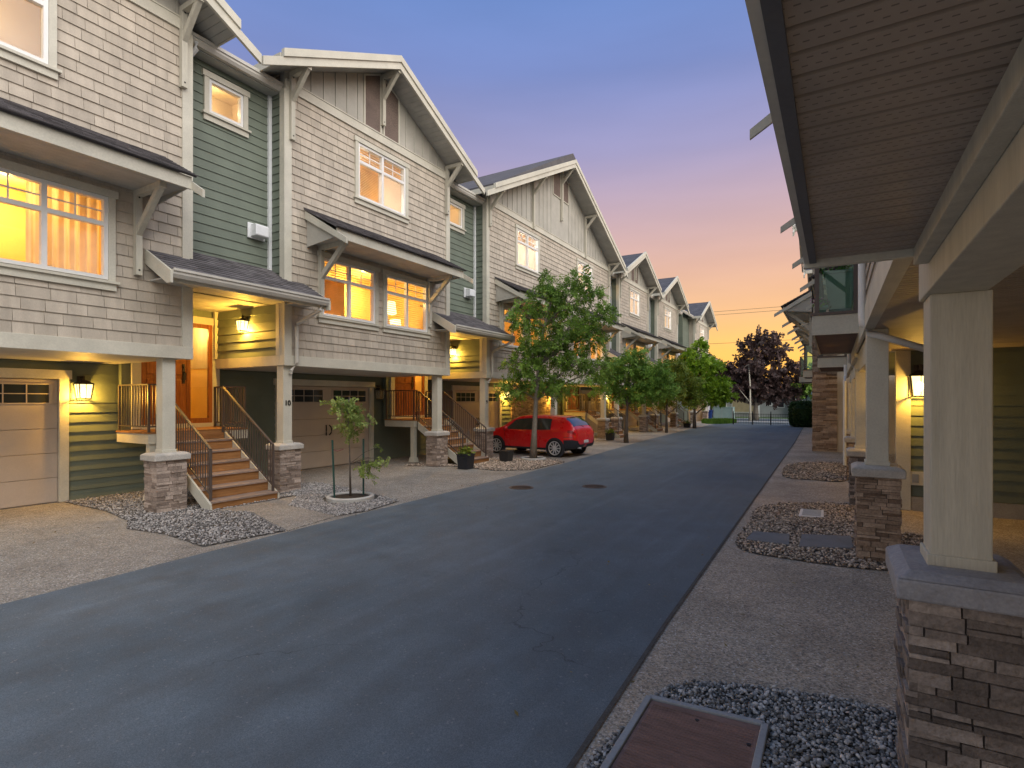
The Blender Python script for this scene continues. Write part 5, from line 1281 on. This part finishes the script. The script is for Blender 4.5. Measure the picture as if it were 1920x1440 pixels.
            h.lathe((ax, cy - .01 * sd, .316), [(.045, 0), (.045, .012 * sd), (.03, .02 * sd)], 12, 'a')
            for q in range(10):
                A = q * math.pi / 5; c, s = math.cos(A), math.sin(A); c2, s2 = -s, c
                h.hexa([(ax + r * c + w2 * c2, cy + y * sd, .316 + r * s + w2 * s2) for r, w2, y in ((.03, -.024, -.02), (.235, -.017, -.02), (.235, .017, -.02), (.03, .024, -.02), (.03, -.020, .010), (.235, -.014, .006), (.235, .014, .006), (.03, .020, .010))], .5)
            rr = [[h.pt((ax + rad * math.cos(q * math.pi / 18), cy + y * sd, .316 + rad * math.sin(q * math.pi / 18))) for q in range(36)] for rad, y in ((.222, -.02), (.222, .006), (.250, .010), (.254, -.01))]
            for A, B in zip(rr, rr[1:]):
                for j in range(36): h.f.append([A[j], A[(j + 1) % 36], B[(j + 1) % 36], B[j]]); h.r.append(.5)
            h.build('rim', 'alloy', W, scale=1)
            d = MB(mp); d.lathe((ax, cy - .045 * sd, .316), [(.2, 0), (.2, .01 * sd)], 20, 'a'); d.build('brake_disc', 'black_metal', W, scale=1)
    m = MB(mp); m.box(-2.125, -2.10, -.16, .16, .50, .60); m.build('number_plate', 'plate_white', t, scale=1)
    m = MB(mp); m.tube([(-2.0, .45, .33), (-2.13, .45, .33)], .03, 8); m.build('exhaust', 'alloy', t, scale=1)
    m = MB(mp); m.bar((-1.99, -.05, 1.06), (-1.86, .34, 1.20), .014, .014); m.build('wiper', 'black_metal', t, scale=1)
    m = MB(mp)
    for x in (-1.31, 1.27): m.tube([(x, -.75, .316), (x, .75, .316)], .04, 6)
    m.box(-1.6, 1.6, -.6, .6, .2, .3); m.build('underbody', 'tyre_rubber', t, scale=1)
car()

# ------------------------------------------------------------------ the far end of the lane
t = thing('iron_gate', 'low black iron gate fence closing the far end of the lane', 'fence', (-4.3, 40.6, 0))
m = MB(); 
for z in (.10, .72): m.box(-6.1, -2.45, 40.59, 40.61, z, z + .025)
x = -6.1
while x < -2.44: m.box(x - .008, x + .008, 40.592, 40.608, .03, .76); x += .105
m.build('bars', 'black_metal', t)
for x in (-6.14, -4.9, -3.75, -2.42):
    m = MB(); m.box(x - .03, x + .03, 40.57, 40.63, 0, .86); m.lathe((x, 40.6, .86), [(.02, 0), (.035, .03), (.01, .07)], 8); m.build('gate_post', 'black_metal', t)
def leafmass(name, label, cat, box, n, leaf, mat, seed, kindv=None, core=True):
    g = np.random.default_rng(seed); (x0, x1), (y0, y1), (z0, z1) = box; V = []; F = []
    t = thing(name, label, cat, ((x0 + x1) / 2, (y0 + y1) / 2, 0)) if not kindv else None
    for k in range(n):
        u = g.uniform(-1, 1, 3); ax = g.integers(0, 3); u[ax] = np.sign(u[ax]) * (1 - .12 * g.random()); u = u / (np.abs(u) ** 4).sum() ** .25 * (.9 + .14 * g.random())
        p = np.array([(x0 + x1) / 2 + u[0] * (x1 - x0) / 2, (y0 + y1) / 2 + u[1] * (y1 - y0) / 2, max(z0 + .01, (z0 + z1) / 2 + u[2] * (z1 - z0) / 2)])
        a = g.normal(0, 1, 3); a /= np.linalg.norm(a); b = np.cross(a, g.normal(0, 1, 3)); b /= np.linalg.norm(b); s = leaf * g.uniform(.6, 1.3); i = len(V)
        V += [p - a * s, p + b * s * .6, p + a * s, p - b * s * .6]; F.append((i, i + 1, i + 2, i + 3))
    o = npmesh('foliage', np.array(V) * K, F, mat, t, g.random(n))
    if core:
        m = MB(); cx, cy, cz = (x0 + x1) / 2, (y0 + y1) / 2, (z0 + z1) / 2
        m.lathe((cx, cy, z0), [(.3 * (x1 - x0), 0), (.42 * (x1 - x0), (z1 - z0) * .3), (.40 * (x1 - x0), (z1 - z0) * .7), (.25 * (x1 - x0), (z1 - z0) * .9)], 10); m.build('stems', 'leaf_hedge', t)
    return t or o
leafmass('hedge', 'dark clipped hedge beside the iron gate on the right', 'hedge', ((-2.55, -1.0), (38.2, 40.2), (0, 1.62)), 5200, .06, 'leaf_hedge', 60)
g = np.random.default_rng(61); n = 3800; px_ = g.uniform(-8.6, -6.35, n); py_ = g.uniform(40.2, 45.6, n); ok = ((px_ + 7.5) / 1.15) ** 2 + ((py_ - 43) / 2.7) ** 2 < 1; px_, py_ = px_[ok], py_[ok]
V = []; F = []
for x, y in zip(px_, py_):
    h = .16 + .16 * g.random(); l = g.normal(0, .06, 2); i = len(V); w = .02; V += [(x - w, y, 0), (x + w, y, 0), (x + l[0] + w * .2, y + l[1], h), (x + l[0] - w * .2, y + l[1], h)]; F.append((i, i + 1, i + 2, i + 3))
o = npmesh('grass', np.array(V) * K, F, 'leaf_grass', None, g.random(len(F))); o['kind'] = 'stuff'; o['label'] = 'patch of bright green grass at the end of the left row'
t = thing('utility_box', 'pale teal utility cabinet standing behind the grass patch', 'utility box', (-7.95, 47, 0))
m = MB(); m.box(-8.55, -7.05, 46.5, 47.3, 0, 1.08); m.build('cabinet', 'box_teal', t, bevel=.03)
m = MB(); m.box(-8.58, -7.02, 46.47, 47.33, 1.08, 1.13); m.build('lid', 'box_teal', t, bevel=.02)
m = MB(); m.box(-7.12, -7.04, 46.48, 46.5, .03, 1.05); m.box(-7.9, -7.88, 46.492, 46.5, .05, 1.0); m.build('door_edge', 'far_wall', t)
t = thing('recycling_bin', 'dark blue bin tucked beside the teal cabinet', 'bin', (-8.9, 46.6, 0))
m = MB(); m.hexa([(-9.05, 46.4, .06), (-8.7, 46.4, .06), (-8.7, 46.8, .06), (-9.05, 46.8, .06), (-9.12, 46.33, .82), (-8.63, 46.33, .82), (-8.63, 46.87, .82), (-9.12, 46.87, .82)], .5); m.build('bin_body', 'bin_blue', t, bevel=.02)
m = MB(); m.box(-9.15, -8.60, 46.30, 46.9, .82, .88); m.build('lid', 'bin_blue', t, bevel=.02)
def house_far(label, x0, x1, y, z, wall, roof, seed, wins, name='far_house', porch=None, depth=8, rz=1.5):
    t = thing(name, label, 'house', ((x0 + x1) / 2, y, 0), 'houses across the street')
    m = MB(); m.box(x0, x1, y, y + depth, -.02, z); m.build('wall', wall, t)
    m = MB(); m.prism_a([(x0 - .5, z), (x1 + .5, z), ((x0 + x1) / 2 + 1, z + rz), ((x0 + x1) / 2 - 1, z + rz)], y - .6, y + depth + .5); m.build('roof', roof, t)
    for (a, b, c, e, mt) in wins:
        m = MB(); m.box(a - .07, b + .07, y - .05, y, c - .07, e + .07); f = m.build('window', 'window_vinyl', t)
        m = MB(); m.box(a, b, y - .06, y - .05, c, e); m.build('pane', mt, f)
    if porch:
        for x in porch:
            m = MB(); m.box(x - .09, x + .09, y - .7, y - .52, 0, z); m.build('porch_post', 'window_vinyl', t)
pm('far_tan', (.45, .36, .22), .6)  # plain tan panels of the far houses, no emission
house_far('low grey house across the street behind the purple tree', -11.2, -3.6, 59, 2.5, 'far_wall', 'far_roof', 0,
          [(-10.2, -9.6, .9, 2.0, 'dark_glass'), (-9.0, -7.0, .5, 2.2, 'far_tan'), (-5.9, -5.4, 1.2, 2.2, 'dark_glass'), (-4.8, -4.3, 1.0, 1.9, 'dark_glass')], porch=(-10.9, -6.5))
house_far('pale blue house across the street behind the hedge', -3.3, 3.2, 58, 2.1, 'far_blue', 'far_blue', 0, [(-2.7, -2.3, .4, 1.6, 'dark_glass'), (-1.9, -.6, .7, 1.5, 'far_tan')], porch=(-3.2,), rz=1.0)
# overhead wires between utility poles off to both sides
def pole(x, y, label):
    t = thing('utility_pole', label, 'pole', (x, y, 0), 'utility poles along the street')
    m = MB(); m.tube([(x, y, 0), (x, y, 11.2)], [.16, .10], 10); m.build('pole_shaft', 'bark', t)
    m = MB(); m.box(x - .05, x + .05, y - .9, y + .9, 10.3, 10.42); m.build('crossarm', 'bark', t)
pole(-34, 55.2, 'wooden utility pole on the far left of the street'); pole(24, 55.2, 'wooden utility pole on the far right of the street')
for z0, z1, sag, dy, lb in ((10.9, 10.9, .55, .75, 'topmost thin overhead wire in the orange sky'), (10.42, 10.42, .62, -.75, 'middle overhead wire just under the topmost one'), (7.6, 7.6, .45, 0, 'lowest overhead wire near the purple treetop')):
    m = MB(); pts = []
    for k in range(25):
        u = k / 24; pts.append((-34 + 58 * u, 55.2 + dy, z0 + (z1 - z0) * u - sag * 4 * u * (1 - u)))
    m.tube(pts, .016, 4); tag(m.build('overhead_wire', 'wire'), lb, 'wire', 'overhead wires')

g = np.random.default_rng(77); V = []; F = []
for cx, cy, sp, n in ((-7.3, 13.4, .9, 90), (-6.3, 8.5, .9, 40), (-7.1, 20.6, .9, 50), (-.9, 6.0, .7, 22), (-.7, 3.8, .5, 16), (-7.1, 6.6, .6, 30), (-8.3, 3.4, .6, 18), (-7.0, 33, 1.2, 40)):
    for k in range(n):
        p = np.array([cx + g.normal(0, sp), cy + g.normal(0, sp * 1.4), .012 + .012 * g.random()]); a = g.uniform(0, 6.28); d = np.array([math.cos(a), math.sin(a), g.normal(0, .2)]) * .022 * g.uniform(.6, 1.3); e = np.array([-d[1], d[0], g.normal(0, .004)]) * .45; i = len(V)
        V += [p - d, p + e, p + d, p - e]; F.append((i, i + 1, i + 2, i + 3))
V = np.array(V); V[:, 2] = np.maximum(V[:, 2], .006)
leafy('leaf_litter', (.10, .055, .018), (.26, .20, .05), .2)
o = npmesh('fallen_leaves', V * K, F, 'leaf_litter', None, g.random(len(F))); o['kind'] = 'stuff'; o['label'] = 'scattered small fallen leaves on the driveways and pavement'
